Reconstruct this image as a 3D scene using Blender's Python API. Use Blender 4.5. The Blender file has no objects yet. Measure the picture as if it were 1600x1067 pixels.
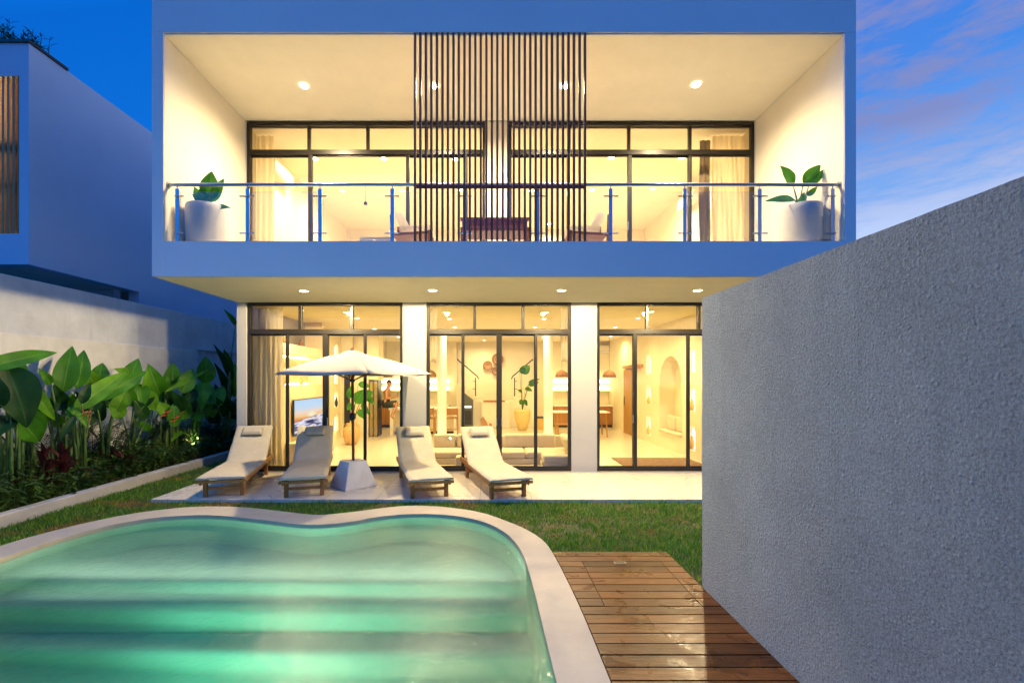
import bpy, bmesh, math, random
from mathutils import Vector, Matrix, noise
from mathutils.geometry import tessellate_polygon
R = math.radians
PI = math.pi
random.seed(7)
S = bpy.context.scene
COL = S.collection

# ------------------------------------------------------------------ camera
H = 1.85            # eye height above the terrace, metres
F = 720.0           # focal length in photo pixels (photo 1600 wide)
VX, VY = 765.0, 592.0
cam_d = bpy.data.cameras.new("camera")
cam = bpy.data.objects.new("camera", cam_d)
COL.objects.link(cam)
cam.location = (0, 0, H)
cam.rotation_euler = (R(90), 0, 0)
cam_d.sensor_width = 36.0
cam_d.lens = F / 1600 * 36
cam_d.shift_x = 35 / 1600
cam_d.shift_y = 58.5 / 1600
cam_d.clip_start = 0.05
cam_d.clip_end = 900
S.camera = cam

# ------------------------------------------------------------------ exposure
S.view_settings.view_transform = 'Standard'
S.view_settings.look = 'None'
S.view_settings.exposure = 0.0
S.view_settings.gamma = 1.0
S.cycles.use_denoising = True
S.cycles.max_bounces = 9
S.cycles.diffuse_bounces = 6
S.cycles.glossy_bounces = 4
S.cycles.transparent_max_bounces = 24
S.cycles.sample_clamp_indirect = 6.0
S.cycles.caustics_reflective = False
S.cycles.caustics_refractive = False

# ------------------------------------------------------------------ dusk sky
world = bpy.data.worlds.new("World")
S.world = world
world.use_nodes = True
wt = world.node_tree
wt.nodes.clear()


def N(t, typ, **kw):
    n = t.nodes.new(typ)
    for k, v in kw.items():
        if k.startswith('i_'):
            n.inputs[k[2:].replace('_', ' ')].default_value = v
        else:
            setattr(n, k, v)
    return n


def math_node(t, op, a, b=None, clamp=False):
    n = t.nodes.new('ShaderNodeMath')
    n.operation = op
    n.use_clamp = clamp
    for i, v in enumerate((a, b)):
        if v is None:
            continue
        if hasattr(v, 'links') or isinstance(v, bpy.types.NodeSocket):
            t.links.new(v, n.inputs[i])
        else:
            n.inputs[i].default_value = v
    return n.outputs[0]


def mix_rgb(t, fac, a, b, blend='MIX'):
    n = t.nodes.new('ShaderNodeMix')
    n.data_type = 'RGBA'
    n.blend_type = blend
    for i, v in ((0, fac), (6, a), (7, b)):
        if isinstance(v, bpy.types.NodeSocket):
            t.links.new(v, n.inputs[i])
        elif isinstance(v, (int, float)):
            n.inputs[i].default_value = v
        else:
            n.inputs[i].default_value = (*v[:3], 1)
    return n.outputs[2]


def ramp(t, fac, stops, interp='LINEAR'):
    n = t.nodes.new('ShaderNodeValToRGB')
    n.color_ramp.interpolation = interp
    els = n.color_ramp.elements
    els[0].position = stops[0][0]
    els[0].color = (*stops[0][1], 1)
    els[1].position = stops[-1][0]
    els[1].color = (*stops[-1][1], 1)
    for p, c in stops[1:-1]:
        e = els.new(p)
        e.color = (*c, 1)
    t.links.new(fac, n.inputs[0])
    return n.outputs[0]


tc = N(wt, 'ShaderNodeTexCoord')
sep = N(wt, 'ShaderNodeSeparateXYZ')
wt.links.new(tc.outputs['Generated'], sep.inputs[0])
# pale low, deep blue high; paler toward the side where the sun went down (+X)
g = math_node(wt, 'MULTIPLY', sep.outputs['X'], -0.34)
g = math_node(wt, 'ADD', g, sep.outputs['Z'])
g = math_node(wt, 'ADD', g, math_node(wt, 'MULTIPLY', sep.outputs['Y'], -0.35))
g = math_node(wt, 'ADD', g, 0.49)
g = math_node(wt, 'MULTIPLY', g, 0.7, clamp=True)
base = ramp(wt, g, [(0.0, (.52, .62, .84)), (.11, (.36, .50, .80)), (.22, (.17, .34, .72)), (.35, (.05, .21, .66)), (.50, (.004, .14, .60)), (.68, (.002, .11, .52)), (.86, (.002, .29, 1.15)), (1.0, (.002, .32, 1.3))])
mp = N(wt, 'ShaderNodeMapping')
mp.inputs['Scale'].default_value = (1.3, 2.0, 7.5)
mp.inputs['Rotation'].default_value = (R(8), R(24), 0)
wt.links.new(tc.outputs['Generated'], mp.inputs[0])
n1 = N(wt, 'ShaderNodeTexNoise')
n1.inputs['Scale'].default_value = 2.1
n1.inputs['Detail'].default_value = 8
n1.inputs['Roughness'].default_value = .68
n1.inputs['Distortion'].default_value = .35
wt.links.new(mp.outputs[0], n1.inputs[0])
side = math_node(wt, 'MULTIPLY', sep.outputs['X'], 2.6)
side = math_node(wt, 'ADD', side, -0.35, clamp=True)
cl = ramp(wt, n1.outputs[0], [(.43, (0, 0, 0)), (.57, (1, 1, 1))])
clm = math_node(wt, 'MULTIPLY', cl, side)
clm = math_node(wt, 'MULTIPLY', clm, .85)
hi = math_node(wt, 'MULTIPLY', sep.outputs['Z'], 2.6, clamp=True)
ccol = ramp(wt, hi, [(0.0, (.74, .78, .88)), (.62, (.44, .54, .80)), (1.0, (.19, .22, .46))])
skycol = mix_rgb(wt, clm, base, ccol)
# pink veil of high cloud, top right
pk = math_node(wt, 'ADD', sep.outputs['Z'], -0.44)
pk = math_node(wt, 'MULTIPLY', pk, 5.0, clamp=True)
pk = math_node(wt, 'MULTIPLY', pk, side)
n2 = N(wt, 'ShaderNodeTexNoise')
n2.inputs['Scale'].default_value = 1.3
n2.inputs['Detail'].default_value = 4
wt.links.new(mp.outputs[0], n2.inputs[0])
pk2 = ramp(wt, n2.outputs[0], [(.40, (0, 0, 0)), (.62, (1, 1, 1))])
pk = math_node(wt, 'MULTIPLY', pk, pk2)
pk = math_node(wt, 'MULTIPLY', pk, .7)
skycol = mix_rgb(wt, pk, skycol, (.26, .20, .40))
bg = N(wt, 'ShaderNodeBackground')
bg.inputs[1].default_value = 1.25
wt.links.new(skycol, bg.inputs[0])
wo = N(wt, 'ShaderNodeOutputWorld')
wt.links.new(bg.outputs[0], wo.inputs[0])

# last light of the set sun: very weak and wide
sd = bpy.data.lights.new("sun", 'SUN')
sd.energy = 0.40
sd.angle = R(40)
sd.color = (1.0, .93, .88)
sun = bpy.data.objects.new("sun", sd)
COL.objects.link(sun)
sun.rotation_euler = Vector((-0.90, -0.04, -0.42)).to_track_quat('-Z', 'Y').to_euler()

# lamp strengths
E_BALC, E_SOFF, E_LOW, E_UP = 860, 500, 185, 330
WARM = (1.0, .78, .47)
WARMER = (1.0, .77, .34)
WARM2 = (1.0, .78, .44)

# ------------------------------------------------------------------ helpers
def at(px, py, Y):
    return Vector(((px - VX) * Y / F, Y, H - (py - VY) * Y / F))


def atx(px, py, X):
    Y = X * F / (px - VX)
    return Vector((X, Y, H - (py - VY) * Y / F))


def gnd(px, py, z=0.0):
    Y = F * (H - z) / (py - VY)
    return Vector(((px - VX) * Y / F, Y, z))


class MB:
    def __init__(s):
        s.v = []
        s.f = []
        s.uv = {}
        s.mi = []

    def add(s, vs, fs, uvs=None, mi=0):
        b = len(s.v)
        s.v += [tuple(v) for v in vs]
        s.f += [tuple(i + b for i in f) for f in fs]
        s.mi += [mi] * len(fs)
        if uvs:
            for i, u in enumerate(uvs):
                s.uv[b + i] = u
        return s

    def box(s, x0, x1, y0, y1, z0, z1, M=None):
        vs = [Vector((x, y, z)) for z in (z0, z1) for y in (y0, y1) for x in (x0, x1)]
        if M:
            vs = [M @ v for v in vs]
        return s.add(vs, [(0, 2, 3, 1), (4, 5, 7, 6), (0, 1, 5, 4), (2, 6, 7, 3), (0, 4, 6, 2), (1, 3, 7, 5)])

    def bar(s, a, b, w, h, up=(0, 0, 1)):
        a, b = Vector(a), Vector(b)
        d = (b - a).normalized()
        u = Vector(up)
        sd_ = d.cross(u)
        if sd_.length < 1e-4:
            sd_ = d.cross(Vector((0, 1, 0)))
        sd_.normalize()
        u = sd_.cross(d)
        vs = []
        for p in (a, b):
            for i, j in ((-1, -1), (1, -1), (1, 1), (-1, 1)):
                vs.append(p + sd_ * i * w / 2 + u * j * h / 2)
        return s.add(vs, [(3, 2, 1, 0), (4, 5, 6, 7), (0, 1, 5, 4), (1, 2, 6, 5), (2, 3, 7, 6), (3, 0, 4, 7)])

    def tube(s, pts, rad, n=8, cap=True):
        pts = [Vector(p) for p in pts]
        if not hasattr(rad, '__len__'):
            rad = [rad] * len(pts)
        rings = []
        u = None
        for i, p in enumerate(pts):
            d = (pts[min(i + 1, len(pts) - 1)] - pts[max(i - 1, 0)]).normalized()
            if u is None:
                u = d.orthogonal().normalized()
            u = (u - d * u.dot(d)).normalized()
            w = d.cross(u)
            rings.append([p + (u * math.cos(2 * PI * k / n) + w * math.sin(2 * PI * k / n)) * rad[i] for k in range(n)])
        vs = [v for r in rings for v in r]
        fs = []
        for i in range(len(pts) - 1):
            for k in range(n):
                k2 = (k + 1) % n
                fs.append((i * n + k, i * n + k2, (i + 1) * n + k2, (i + 1) * n + k))
        if cap:
            fs.append(tuple(range(n))[::-1])
            fs.append(tuple((len(pts) - 1) * n + k for k in range(n)))
        return s.add(vs, fs)

    def lathe(s, c, prof, n=28, cap=True, wob=0):
        vs = []
        for r, z in prof:
            for k in range(n):
                a = 2 * PI * k / n
                q = r * (1 + wob * math.sin(3 * a + 1))
                vs.append((c[0] + q * math.cos(a), c[1] + q * math.sin(a), c[2] + z))
        fs = []
        for i in range(len(prof) - 1):
            for k in range(n):
                k2 = (k + 1) % n
                fs.append((i * n + k, i * n + k2, (i + 1) * n + k2, (i + 1) * n + k))
        if cap:
            fs.append(tuple(range(n))[::-1])
            fs.append(tuple((len(prof) - 1) * n + k for k in range(n)))
        return s.add(vs, fs)

    def prism(s, pts, vec):
        """pts: planar polygon (3-D), extruded by vec"""
        n = len(pts)
        pts = [Vector(p) for p in pts]
        vec = Vector(vec)
        tris = tessellate_polygon([pts])
        vs = pts + [p + vec for p in pts]
        fs = [tuple(t) for t in tris] + [tuple(i + n for i in t[::-1]) for t in tris]
        fs += [(i, (i + 1) % n, (i + 1) % n + n, i + n) for i in range(n)]
        return s.add(vs, fs)

    def leaf(s, p0, p1, w, nrm, sag=.08, fold=.25, n=9, m=2, power=.8, rip=0.0, seed=0):
        p0, p1 = Vector(p0), Vector(p1)
        ax = p1 - p0
        L = ax.length
        d = ax.normalized()
        sidev = d.cross(Vector(nrm))
        if sidev.length < 1e-3:
            sidev = d.orthogonal()
        sidev.normalize()
        nr = sidev.cross(d).normalized()
        vs, uvs = [], []
        cols = 2 * m + 1
        for i in range(n + 1):
            t = i / n
            hw = w / 2 * max(0.03, math.sin(PI * min(1, t ** power * .97 + .03)) ** .8 * (1.12 - .3 * t))
            c = p0 + ax * t + nr * (sag * L * 4 * t * (1 - t))
            for j in range(cols):
                q = (j - m) / m
                rp = rip * w * math.sin(t * 17 + seed + (2.3 if q > 0 else 0)) * abs(q)
                vs.append(c + sidev * q * hw * (1 - .06 * abs(q)) + nr * (fold * abs(q) * hw + rp))
                uvs.append((q * .5 + .5, t))
        fs = []
        for i in range(n):
            for j in range(cols - 1):
                a = i * cols + j
                fs.append((a, a + 1, a + cols + 1, a + cols))
        return s.add(vs, fs, uvs)

    def build(s, name, mats, parent=None, smooth=False, bevel=0, seg=2, solid=0, sub=0, angle=None):
        me = bpy.data.meshes.new(name)
        me.from_pydata(s.v, [], s.f)
        if not isinstance(mats, (list, tuple)):
            mats = [mats]
        for m in mats:
            me.materials.append(m)
        if len(mats) > 1:
            me.polygons.foreach_set('material_index', s.mi)
        if s.uv:
            lay = me.uv_layers.new(name='UVMap')
            buf = []
            for l in me.loops:
                buf += s.uv.get(l.vertex_index, (0, 0))
            lay.data.foreach_set('uv', buf)
        if smooth:
            me.polygons.foreach_set('use_smooth', [True] * len(me.polygons))
            if angle:
                me.set_sharp_from_angle(angle=R(angle))
        me.update()
        o = bpy.data.objects.new(name, me)
        COL.objects.link(o)
        if parent is not None:
            o.parent = parent
            o.matrix_parent_inverse = W(parent).inverted()
        if bevel:
            b = o.modifiers.new('bevel', 'BEVEL')
            b.width = bevel
            b.segments = seg
            b.limit_method = 'ANGLE'
            b.angle_limit = R(35)
        if solid:
            b = o.modifiers.new('solid', 'SOLIDIFY')
            b.thickness = solid
            b.offset = 0
        if sub:
            b = o.modifiers.new('sub', 'SUBSURF')
            b.levels = b.render_levels = sub
        return o


def W(o):
    m = o.matrix_basis.copy() if hasattr(o, 'matrix_basis') else Matrix()
    if o.parent:
        m = W(o.parent) @ o.matrix_parent_inverse @ m
    return m


def thing(name, label, cat, loc=(0, 0, 0), rz=0, group=None):
    o = bpy.data.objects.new(name, None)
    COL.objects.link(o)
    o.location = loc
    o.rotation_euler = (0, 0, rz)
    o.empty_display_size = .1
    return tag(o, label, cat, group)


def tag(o, label, cat, group=None):
    o['label'] = label
    o['category'] = cat
    if group:
        o['group'] = group
    return o


def struct(o, kind='structure'):
    o['kind'] = kind
    return o


def copy_tree(o, parent=None):
    c = o.copy()
    COL.objects.link(c)
    if parent is not None:
        c.parent = parent
    for ch in [x for x in bpy.data.objects if x.parent == o]:
        copy_tree(ch, c)
    return c


# ------------------------------------------------------------------ materials
MATS = {}


def mat(name, col, rough=.6, metal=0, var=0.0, vscale=3.0, bump=0.0, bscale=40, detail=6, spec=.5, col2=None, coat=0, trans=0, coords='Object', stretch=(1, 1, 1), bdist=.01):
    m = bpy.data.materials.new(name)
    m.use_nodes = True
    t = m.node_tree
    b = t.nodes['Principled BSDF']
    b.inputs['Roughness'].default_value = rough
    b.inputs['Metallic'].default_value = metal
    b.inputs['Specular IOR Level'].default_value = spec
    b.inputs['Coat Weight'].default_value = coat
    b.inputs['Base Color'].default_value = (*col, 1)
    tcn = t.nodes.new('ShaderNodeTexCoord')
    mpn = t.nodes.new('ShaderNodeMapping')
    mpn.inputs['Scale'].default_value = stretch
    t.links.new(tcn.outputs[coords], mpn.inputs[0])
    if var or col2:
        nz = N(t, 'ShaderNodeTexNoise')
        nz.inputs['Scale'].default_value = vscale
        nz.inputs['Detail'].default_value = detail
        nz.inputs['Roughness'].default_value = .6
        t.links.new(mpn.outputs[0], nz.inputs[0])
        c2 = col2 if col2 else tuple(c * (1 - var) for c in col)
        c1 = col if col2 else tuple(min(1, c * (1 + var)) for c in col)
        o = ramp(t, nz.outputs[0], [(.34, c1), (.66, c2)])
        t.links.new(o, b.inputs['Base Color'])
        rr = ramp(t, nz.outputs[0], [(.3, (rough * .85,) * 3), (.7, (min(1, rough * 1.15),) * 3)])
        t.links.new(rr, b.inputs['Roughness'])
    if bump:
        nb = N(t, 'ShaderNodeTexNoise')
        nb.inputs['Scale'].default_value = bscale
        nb.inputs['Detail'].default_value = 4
        t.links.new(mpn.outputs[0], nb.inputs[0])
        bp = N(t, 'ShaderNodeBump')
        bp.inputs['Strength'].default_value = bump
        bp.inputs['Distance'].default_value = bdist
        t.links.new(nb.outputs[0], bp.inputs['Height'])
        t.links.new(bp.outputs[0], b.inputs['Normal'])
    if trans:
        tr = N(t, 'ShaderNodeBsdfTranslucent')
        tr.inputs[0].default_value = (*col, 1)
        mx = N(t, 'ShaderNodeMixShader')
        mx.inputs[0].default_value = trans
        out = t.nodes['Material Output']
        t.links.new(b.outputs[0], mx.inputs[1])
        t.links.new(tr.outputs[0], mx.inputs[2])
        t.links.new(mx.outputs[0], out.inputs[0])
    MATS[name] = m
    return m


def emis(name, col, st):
    m = bpy.data.materials.new(name)
    m.use_nodes = True
    t = m.node_tree
    t.nodes.clear()
    e = N(t, 'ShaderNodeEmission')
    e.inputs[0].default_value = (*col, 1)
    e.inputs[1].default_value = st
    o = N(t, 'ShaderNodeOutputMaterial')
    t.links.new(e.outputs[0], o.inputs[0])
    MATS[name] = m
    return m


def glass(name, tint=(1, 1, 1), refl=.10, rough=.0):
    m = bpy.data.materials.new(name)
    m.use_nodes = True
    t = m.node_tree
    t.nodes.clear()
    tr = N(t, 'ShaderNodeBsdfTransparent')
    tr.inputs[0].default_value = (*tint, 1)
    gl = N(t, 'ShaderNodeBsdfGlossy')
    gl.inputs['Roughness'].default_value = rough
    fr = N(t, 'ShaderNodeFresnel')
    fr.inputs[0].default_value = 1.45
    mx = N(t, 'ShaderNodeMixShader')
    o = N(t, 'ShaderNodeOutputMaterial')
    t.links.new(fr.outputs[0], mx.inputs[0])
    t.links.new(tr.outputs[0], mx.inputs[1])
    t.links.new(gl.outputs[0], mx.inputs[2])
    t.links.new(mx.outputs[0], o.inputs[0])
    MATS[name] = m
    return m


def plaster(name, col, stain, bump, bscale, streak=.5, big=.7, voro=0, rough=.85):
    """weathered painted plaster: broad blotches, vertical rain streaks, trowel grain"""
    m = bpy.data.materials.new(name)
    m.use_nodes = True
    t = m.node_tree
    b = t.nodes['Principled BSDF']
    b.inputs['Roughness'].default_value = rough
    b.inputs['Specular IOR Level'].default_value = .25
    tcn = N(t, 'ShaderNodeTexCoord')
    a = N(t, 'ShaderNodeTexNoise')
    a.inputs['Scale'].default_value = big
    a.inputs['Detail'].default_value = 8
    a.inputs['Roughness'].default_value = .62
    t.links.new(tcn.outputs['Object'], a.inputs[0])
    mpn = N(t, 'ShaderNodeMapping')
    mpn.inputs['Scale'].default_value = (5, 5, .35)
    t.links.new(tcn.outputs['Object'], mpn.inputs[0])
    st = N(t, 'ShaderNodeTexNoise')
    st.inputs['Scale'].default_value = 1.4
    st.inputs['Detail'].default_value = 6
    t.links.new(mpn.outputs[0], st.inputs[0])
    f1 = ramp(t, a.outputs[0], [(.35, (0, 0, 0)), (.68, (1, 1, 1))])
    f2 = ramp(t, st.outputs[0], [(.45, (0, 0, 0)), (.75, (1, 1, 1))])
    f2 = math_node(t, 'MULTIPLY', f2, streak)
    f = math_node(t, 'MAXIMUM', math_node(t, 'MULTIPLY', f1, .8), f2)
    t.links.new(mix_rgb(t, f, col, stain), b.inputs['Base Color'])
    nb = N(t, 'ShaderNodeTexNoise')
    nb.inputs['Scale'].default_value = bscale
    nb.inputs['Detail'].default_value = 5
    nb.inputs['Roughness'].default_value = .65
    t.links.new(tcn.outputs['Object'], nb.inputs[0])
    hgt = nb.outputs[0]
    if voro:
        nb.inputs['Detail'].default_value = 9
        nb.inputs['Roughness'].default_value = .78
        vo = N(t, 'ShaderNodeTexVoronoi')
        vo.inputs['Scale'].default_value = voro
        vo.inputs['Randomness'].default_value = 1
        t.links.new(tcn.outputs['Object'], vo.inputs['Vector'])
        bl = ramp(t, vo.outputs['Distance'], [(.12, (1, 1, 1)), (.50, (0, 0, 0))], 'EASE')
        sk = N(t, 'ShaderNodeTexNoise')
        sk.inputs['Scale'].default_value = 95
        sk.inputs['Detail'].default_value = 5
        sk.inputs['Roughness'].default_value = .7
        t.links.new(tcn.outputs['Object'], sk.inputs[0])
        spk = ramp(t, sk.outputs[0], [(.40, (.68, .68, .68)), (.54, (1, 1, 1))])  # shade of the grain's pits put into the colour as dark specks
        t.links.new(mix_rgb(t, 1.0, mix_rgb(t, f, col, stain), spk, 'MULTIPLY'), b.inputs['Base Color'])
        msk = ramp(t, vo.outputs['Color'], [(.35, (0, 0, 0)), (.8, (1, 1, 1))])
        bl = math_node(t, 'MULTIPLY', bl, msk)
        hgt = math_node(t, 'ADD', math_node(t, 'MULTIPLY', bl, .45), math_node(t, 'MULTIPLY', hgt, 1.5))
    bp = N(t, 'ShaderNodeBump')
    bp.inputs['Strength'].default_value = bump
    bp.inputs['Distance'].default_value = .042 if voro else .012
    t.links.new(hgt, bp.inputs['Height'])
    t.links.new(bp.outputs[0], b.inputs['Normal'])
    MATS[name] = m
    return m


def wood(name, c1, c2, rough=.5, axis=0, scale=6, coat=0):
    m = bpy.data.materials.new(name)
    m.use_nodes = True
    t = m.node_tree
    b = t.nodes['Principled BSDF']
    b.inputs['Specular IOR Level'].default_value = .2
    tcn = N(t, 'ShaderNodeTexCoord')
    mpn = N(t, 'ShaderNodeMapping')
    sc = [scale * 3] * 3
    sc[axis] = scale * .22
    mpn.inputs['Scale'].default_value = sc
    t.links.new(tcn.outputs['Object'], mpn.inputs[0])
    a = N(t, 'ShaderNodeTexNoise')
    a.inputs['Scale'].default_value = 1.6
    a.inputs['Detail'].default_value = 7
    a.inputs['Distortion'].default_value = .6
    t.links.new(mpn.outputs[0], a.inputs[0])
    oi = N(t, 'ShaderNodeObjectInfo')
    rnd = math_node(t, 'MULTIPLY', oi.outputs['Random'], .28)
    f = math_node(t, 'ADD', a.outputs[0], math_node(t, 'ADD', rnd, -.14))
    t.links.new(ramp(t, f, [(.3, c1), (.7, c2)]), b.inputs['Base Color'])
    b.inputs['Roughness'].default_value = rough
    bp = N(t, 'ShaderNodeBump')
    bp.inputs['Strength'].default_value = .25
    bp.inputs['Distance'].default_value = .004
    t.links.new(a.outputs[0], bp.inputs['Height'])
    t.links.new(bp.outputs[0], b.inputs['Normal'])
    MATS[name] = m
    return m


def leafmat(name, c1, c2, rib=(.2, .34, .06), rough=.38, trans=.25, veins=46):
    m = bpy.data.materials.new(name)
    m.use_nodes = True
    t = m.node_tree
    b = t.nodes['Principled BSDF']
    b.inputs['Roughness'].default_value = rough
    b.inputs['Specular IOR Level'].default_value = .22
    uv = N(t, 'ShaderNodeUVMap')
    sp = N(t, 'ShaderNodeSeparateXYZ')
    t.links.new(uv.outputs[0], sp.inputs[0])
    q = math_node(t, 'ABSOLUTE', math_node(t, 'SUBTRACT', sp.outputs[0], .5))
    ph = math_node(t, 'ADD', math_node(t, 'MULTIPLY', sp.outputs[1], float(veins)), math_node(t, 'MULTIPLY', q, -16.0))
    v = math_node(t, 'SINE', math_node(t, 'MULTIPLY', ph, 2 * PI))
    tcn = N(t, 'ShaderNodeTexCoord')
    nz = N(t, 'ShaderNodeTexNoise')
    nz.inputs['Scale'].default_value = 3.5
    nz.inputs['Detail'].default_value = 3
    t.links.new(tcn.outputs['Object'], nz.inputs[0])
    col = ramp(t, nz.outputs[0], [(.36, c1), (.64, c2)])
    vf = math_node(t, 'MULTIPLY', math_node(t, 'ADD', v, 1.0), .10)
    col = mix_rgb(t, vf, col, tuple(c * 1.9 for c in c2))
    ribf = ramp(t, q, [(.012, (1, 1, 1)), (.035, (0, 0, 0))])
    col = mix_rgb(t, math_node(t, 'MULTIPLY', ribf, .45), col, rib)
    t.links.new(col, b.inputs['Base Color'])
    bp = N(t, 'ShaderNodeBump')
    bp.inputs['Strength'].default_value = .3
    bp.inputs['Distance'].default_value = .004
    t.links.new(v, bp.inputs['Height'])
    t.links.new(bp.outputs[0], b.inputs['Normal'])
    tr = N(t, 'ShaderNodeBsdfTranslucent')
    t.links.new(col, tr.inputs[0])
    mx = N(t, 'ShaderNodeMixShader')
    mx.inputs[0].default_value = trans
    out = t.nodes['Material Output']
    t.links.new(b.outputs[0], mx.inputs[1])
    t.links.new(tr.outputs[0], mx.inputs[2])
    t.links.new(mx.outputs[0], out.inputs[0])
    MATS[name] = m
    return m


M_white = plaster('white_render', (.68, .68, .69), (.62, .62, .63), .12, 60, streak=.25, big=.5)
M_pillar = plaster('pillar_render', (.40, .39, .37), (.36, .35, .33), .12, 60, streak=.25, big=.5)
M_inner = mat('inner_paint', (.83, .77, .62), .65, var=.02, bump=.05, bscale=30)
M_innerw = mat('inner_warm_paint', (.80, .72, .50), .6, var=.03, bump=.05, bscale=20)
M_clay = mat('limewash', (.78, .66, .44), .8, var=.06, vscale=2, bump=.2, bscale=18)
M_neigh = plaster('neighbour_render', (.46, .57, .70), (.39, .49, .61), .12, 50, streak=.3, big=.4)
M_garden = plaster('garden_wall_plaster', (.62, .63, .63), (.42, .43, .44), .5, 26, streak=.7, big=1.6)
M_garden2 = plaster('garden_wall_base_plaster', (.70, .68, .62), (.50, .48, .44), .5, 26, streak=.5, big=1.9)
M_stucco = plaster('rough_stucco', (.72, .80, .76), (.52, .59, .57), 1.0, 62, streak=.6, big=1.3, voro=44, rough=.9)
M_curb = plaster('planter_kerb', (.55, .52, .47), (.40, .38, .34), .3, 30, streak=.3, big=3)
M_frame = mat('window_frame_bronze', (.025, .021, .016), .38, .3, var=.15)
M_glass = glass('window_glass')
M_railglass = glass('railing_glass', (.96, .98, .98))
M_steel = mat('railing_steel', (.42, .45, .50), .28, 1.0)
M_slat = wood('screen_slat_wood', (.15, .055, .034), (.24, .10, .06), .55, 2)
M_teak = wood('teak', (.30, .125, .03), (.48, .23, .07), .5, 1, 5)
M_teakz = wood('teak_leg', (.26, .105, .025), (.42, .19, .055), .5, 2, 5)
M_cush = mat('lounger_canvas', (.46, .40, .28), .85, var=.05, vscale=5, bump=.35, bscale=9, bdist=.02)
M_pill = mat('pillow_canvas', (.42, .37, .28), .85, var=.05, vscale=5, bump=.3, bscale=14, bdist=.01)
M_canopy = mat('parasol_canvas', (.38, .345, .29), .85, var=.03, bump=.15, bscale=14, trans=.12)
M_conc = plaster('parasol_base_concrete', (.62, .59, .54), (.50, .47, .43), .25, 60, streak=.2, big=5)
M_potc = plaster('pot_cement', (.62, .58, .52), (.54, .51, .46), .15, 40, streak=.2, big=3)
M_darkwood = wood('parasol_pole_wood', (.10, .035, .015), (.19, .075, .03), .4, 2)
M_redwood = wood('balcony_bench_wood', (.16, .055, .028), (.26, .10, .05), .5, 0)
M_kitch = wood('kitchen_front_wood', (.30, .13, .035), (.42, .20, .06), .45, 2, 4)
M_doorw = wood('door_wood', (.33, .165, .04), (.45, .24, .06), .5, 2, 4)
M_black = mat('black_plastic', (.012, .012, .012), .4)
M_clayp = mat('terracotta', (.62, .38, .13), .6, var=.12, vscale=6, bump=.2)
M_rattan = mat('rattan', (.30, .14, .04), .7, var=.3, vscale=40)
M_sofa = mat('sofa_linen', (.68, .58, .42), .9, var=.04, bump=.2, bscale=30)
M_curt = mat('sheer_curtain', (.95, .90, .78), .9, trans=.85)
M_curtb = mat('beige_curtain', (.50, .38, .22), .9, trans=.2)
M_floor = mat('interior_floor', (.66, .60, .48), .22, var=.05, vscale=1.5)
M_ivory = mat('ivory_gloss', (.82, .79, .70), .3)
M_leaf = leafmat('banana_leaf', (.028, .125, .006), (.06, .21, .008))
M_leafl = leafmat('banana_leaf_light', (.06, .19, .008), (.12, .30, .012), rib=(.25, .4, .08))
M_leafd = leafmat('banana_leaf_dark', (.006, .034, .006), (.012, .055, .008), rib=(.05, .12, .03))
M_pleaf = leafmat('pot_plant_leaf', (.03, .15, .012), (.07, .26, .02), rib=(.2, .4, .08), veins=30)
M_stem = mat('plant_stem', (.065, .125, .022), .5, var=.3, vscale=12)
M_red = mat('flower_red', (.50, .015, .012), .45, var=.2)
M_ti = leafmat('cordyline_leaf', (.035, .008, .010), (.085, .018, .018), rib=(.2, .05, .05), veins=14)
M_under = mat('ground_cover_leaf', (.025, .07, .010), .42, col2=(.09, .15, .03), vscale=6, trans=.2)
M_fern = mat('palm_leaflet', (.014, .045, .012), .5, var=.4, vscale=8, trans=.2)
M_soil = mat('soil', (.03, .022, .015), .95, var=.4, vscale=12, bump=.8, bscale=30, bdist=.03)
E_disc = emis('lamp_disc', (1, .86, .60), 26)
E_strip = emis('led_strip', (1, .80, .38), 26)

# ================================================================== SETTING
# pool outlines traced on the coping's top plane (z = 0)
inner_px = [(0, 873), (35, 860), (70, 848), (105, 838), (140, 828), (175, 819.5), (210, 813), (245, 808), (280, 805.5), (315, 804), (350, 805.5), (385, 809), (420, 813), (455, 817.8), (490, 820), (525, 817.8), (560, 813), (575, 809.5), (610, 804.5), (645, 802.4), (680, 802.7), (715, 805.5), (750, 812.5), (778, 823.7), (799, 838.8), (816.5, 861.5), (827, 893), (837.5, 931.5), (848, 977), (858.5, 1019)]
outer_px = [(0, 851.7), (70, 832), (140, 815), (210, 801), (280, 792.5), (332, 790.3), (385, 792), (437, 798), (483, 803.6), (507, 804.2), (560, 798.5), (610, 791.5), (652, 789), (697, 791.5), (750, 799), (785, 811), (820, 825), (848, 842), (862, 860), (876, 886), (893.5, 921), (911, 959.5), (928.5, 1001.5)]


def smooth_poly(pts, it=2):
    for _ in range(it):
        q = [pts[0]]
        for i in range(len(pts) - 1):
            a, b = pts[i], pts[i + 1]
            q += [a * .75 + b * .25, a * .25 + b * .75]
        q.append(pts[-1])
        pts = q
    return pts


Y_NEAR = -1.6
inner = [gnd(x, y) for x, y in inner_px]
outer = [gnd(x, y) for x, y in outer_px]
inner = [Vector((-5.04, Y_NEAR, 0)), Vector((-5.04, 1.0, 0)), Vector((-5.045, 3.6, 0))] + inner + [Vector((.413, 2.6, 0)), Vector((.413, Y_NEAR, 0))]
outer = [Vector((-5.46, Y_NEAR - .35, 0)), Vector((-5.46, 1.0, 0)), Vector((-5.46, 3.8, 0))] + outer + [Vector((.74, 2.7, 0)), Vector((.74, Y_NEAR - .35, 0))]
inner = smooth_poly(inner, 2)
outer = smooth_poly(outer, 2)

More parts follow.
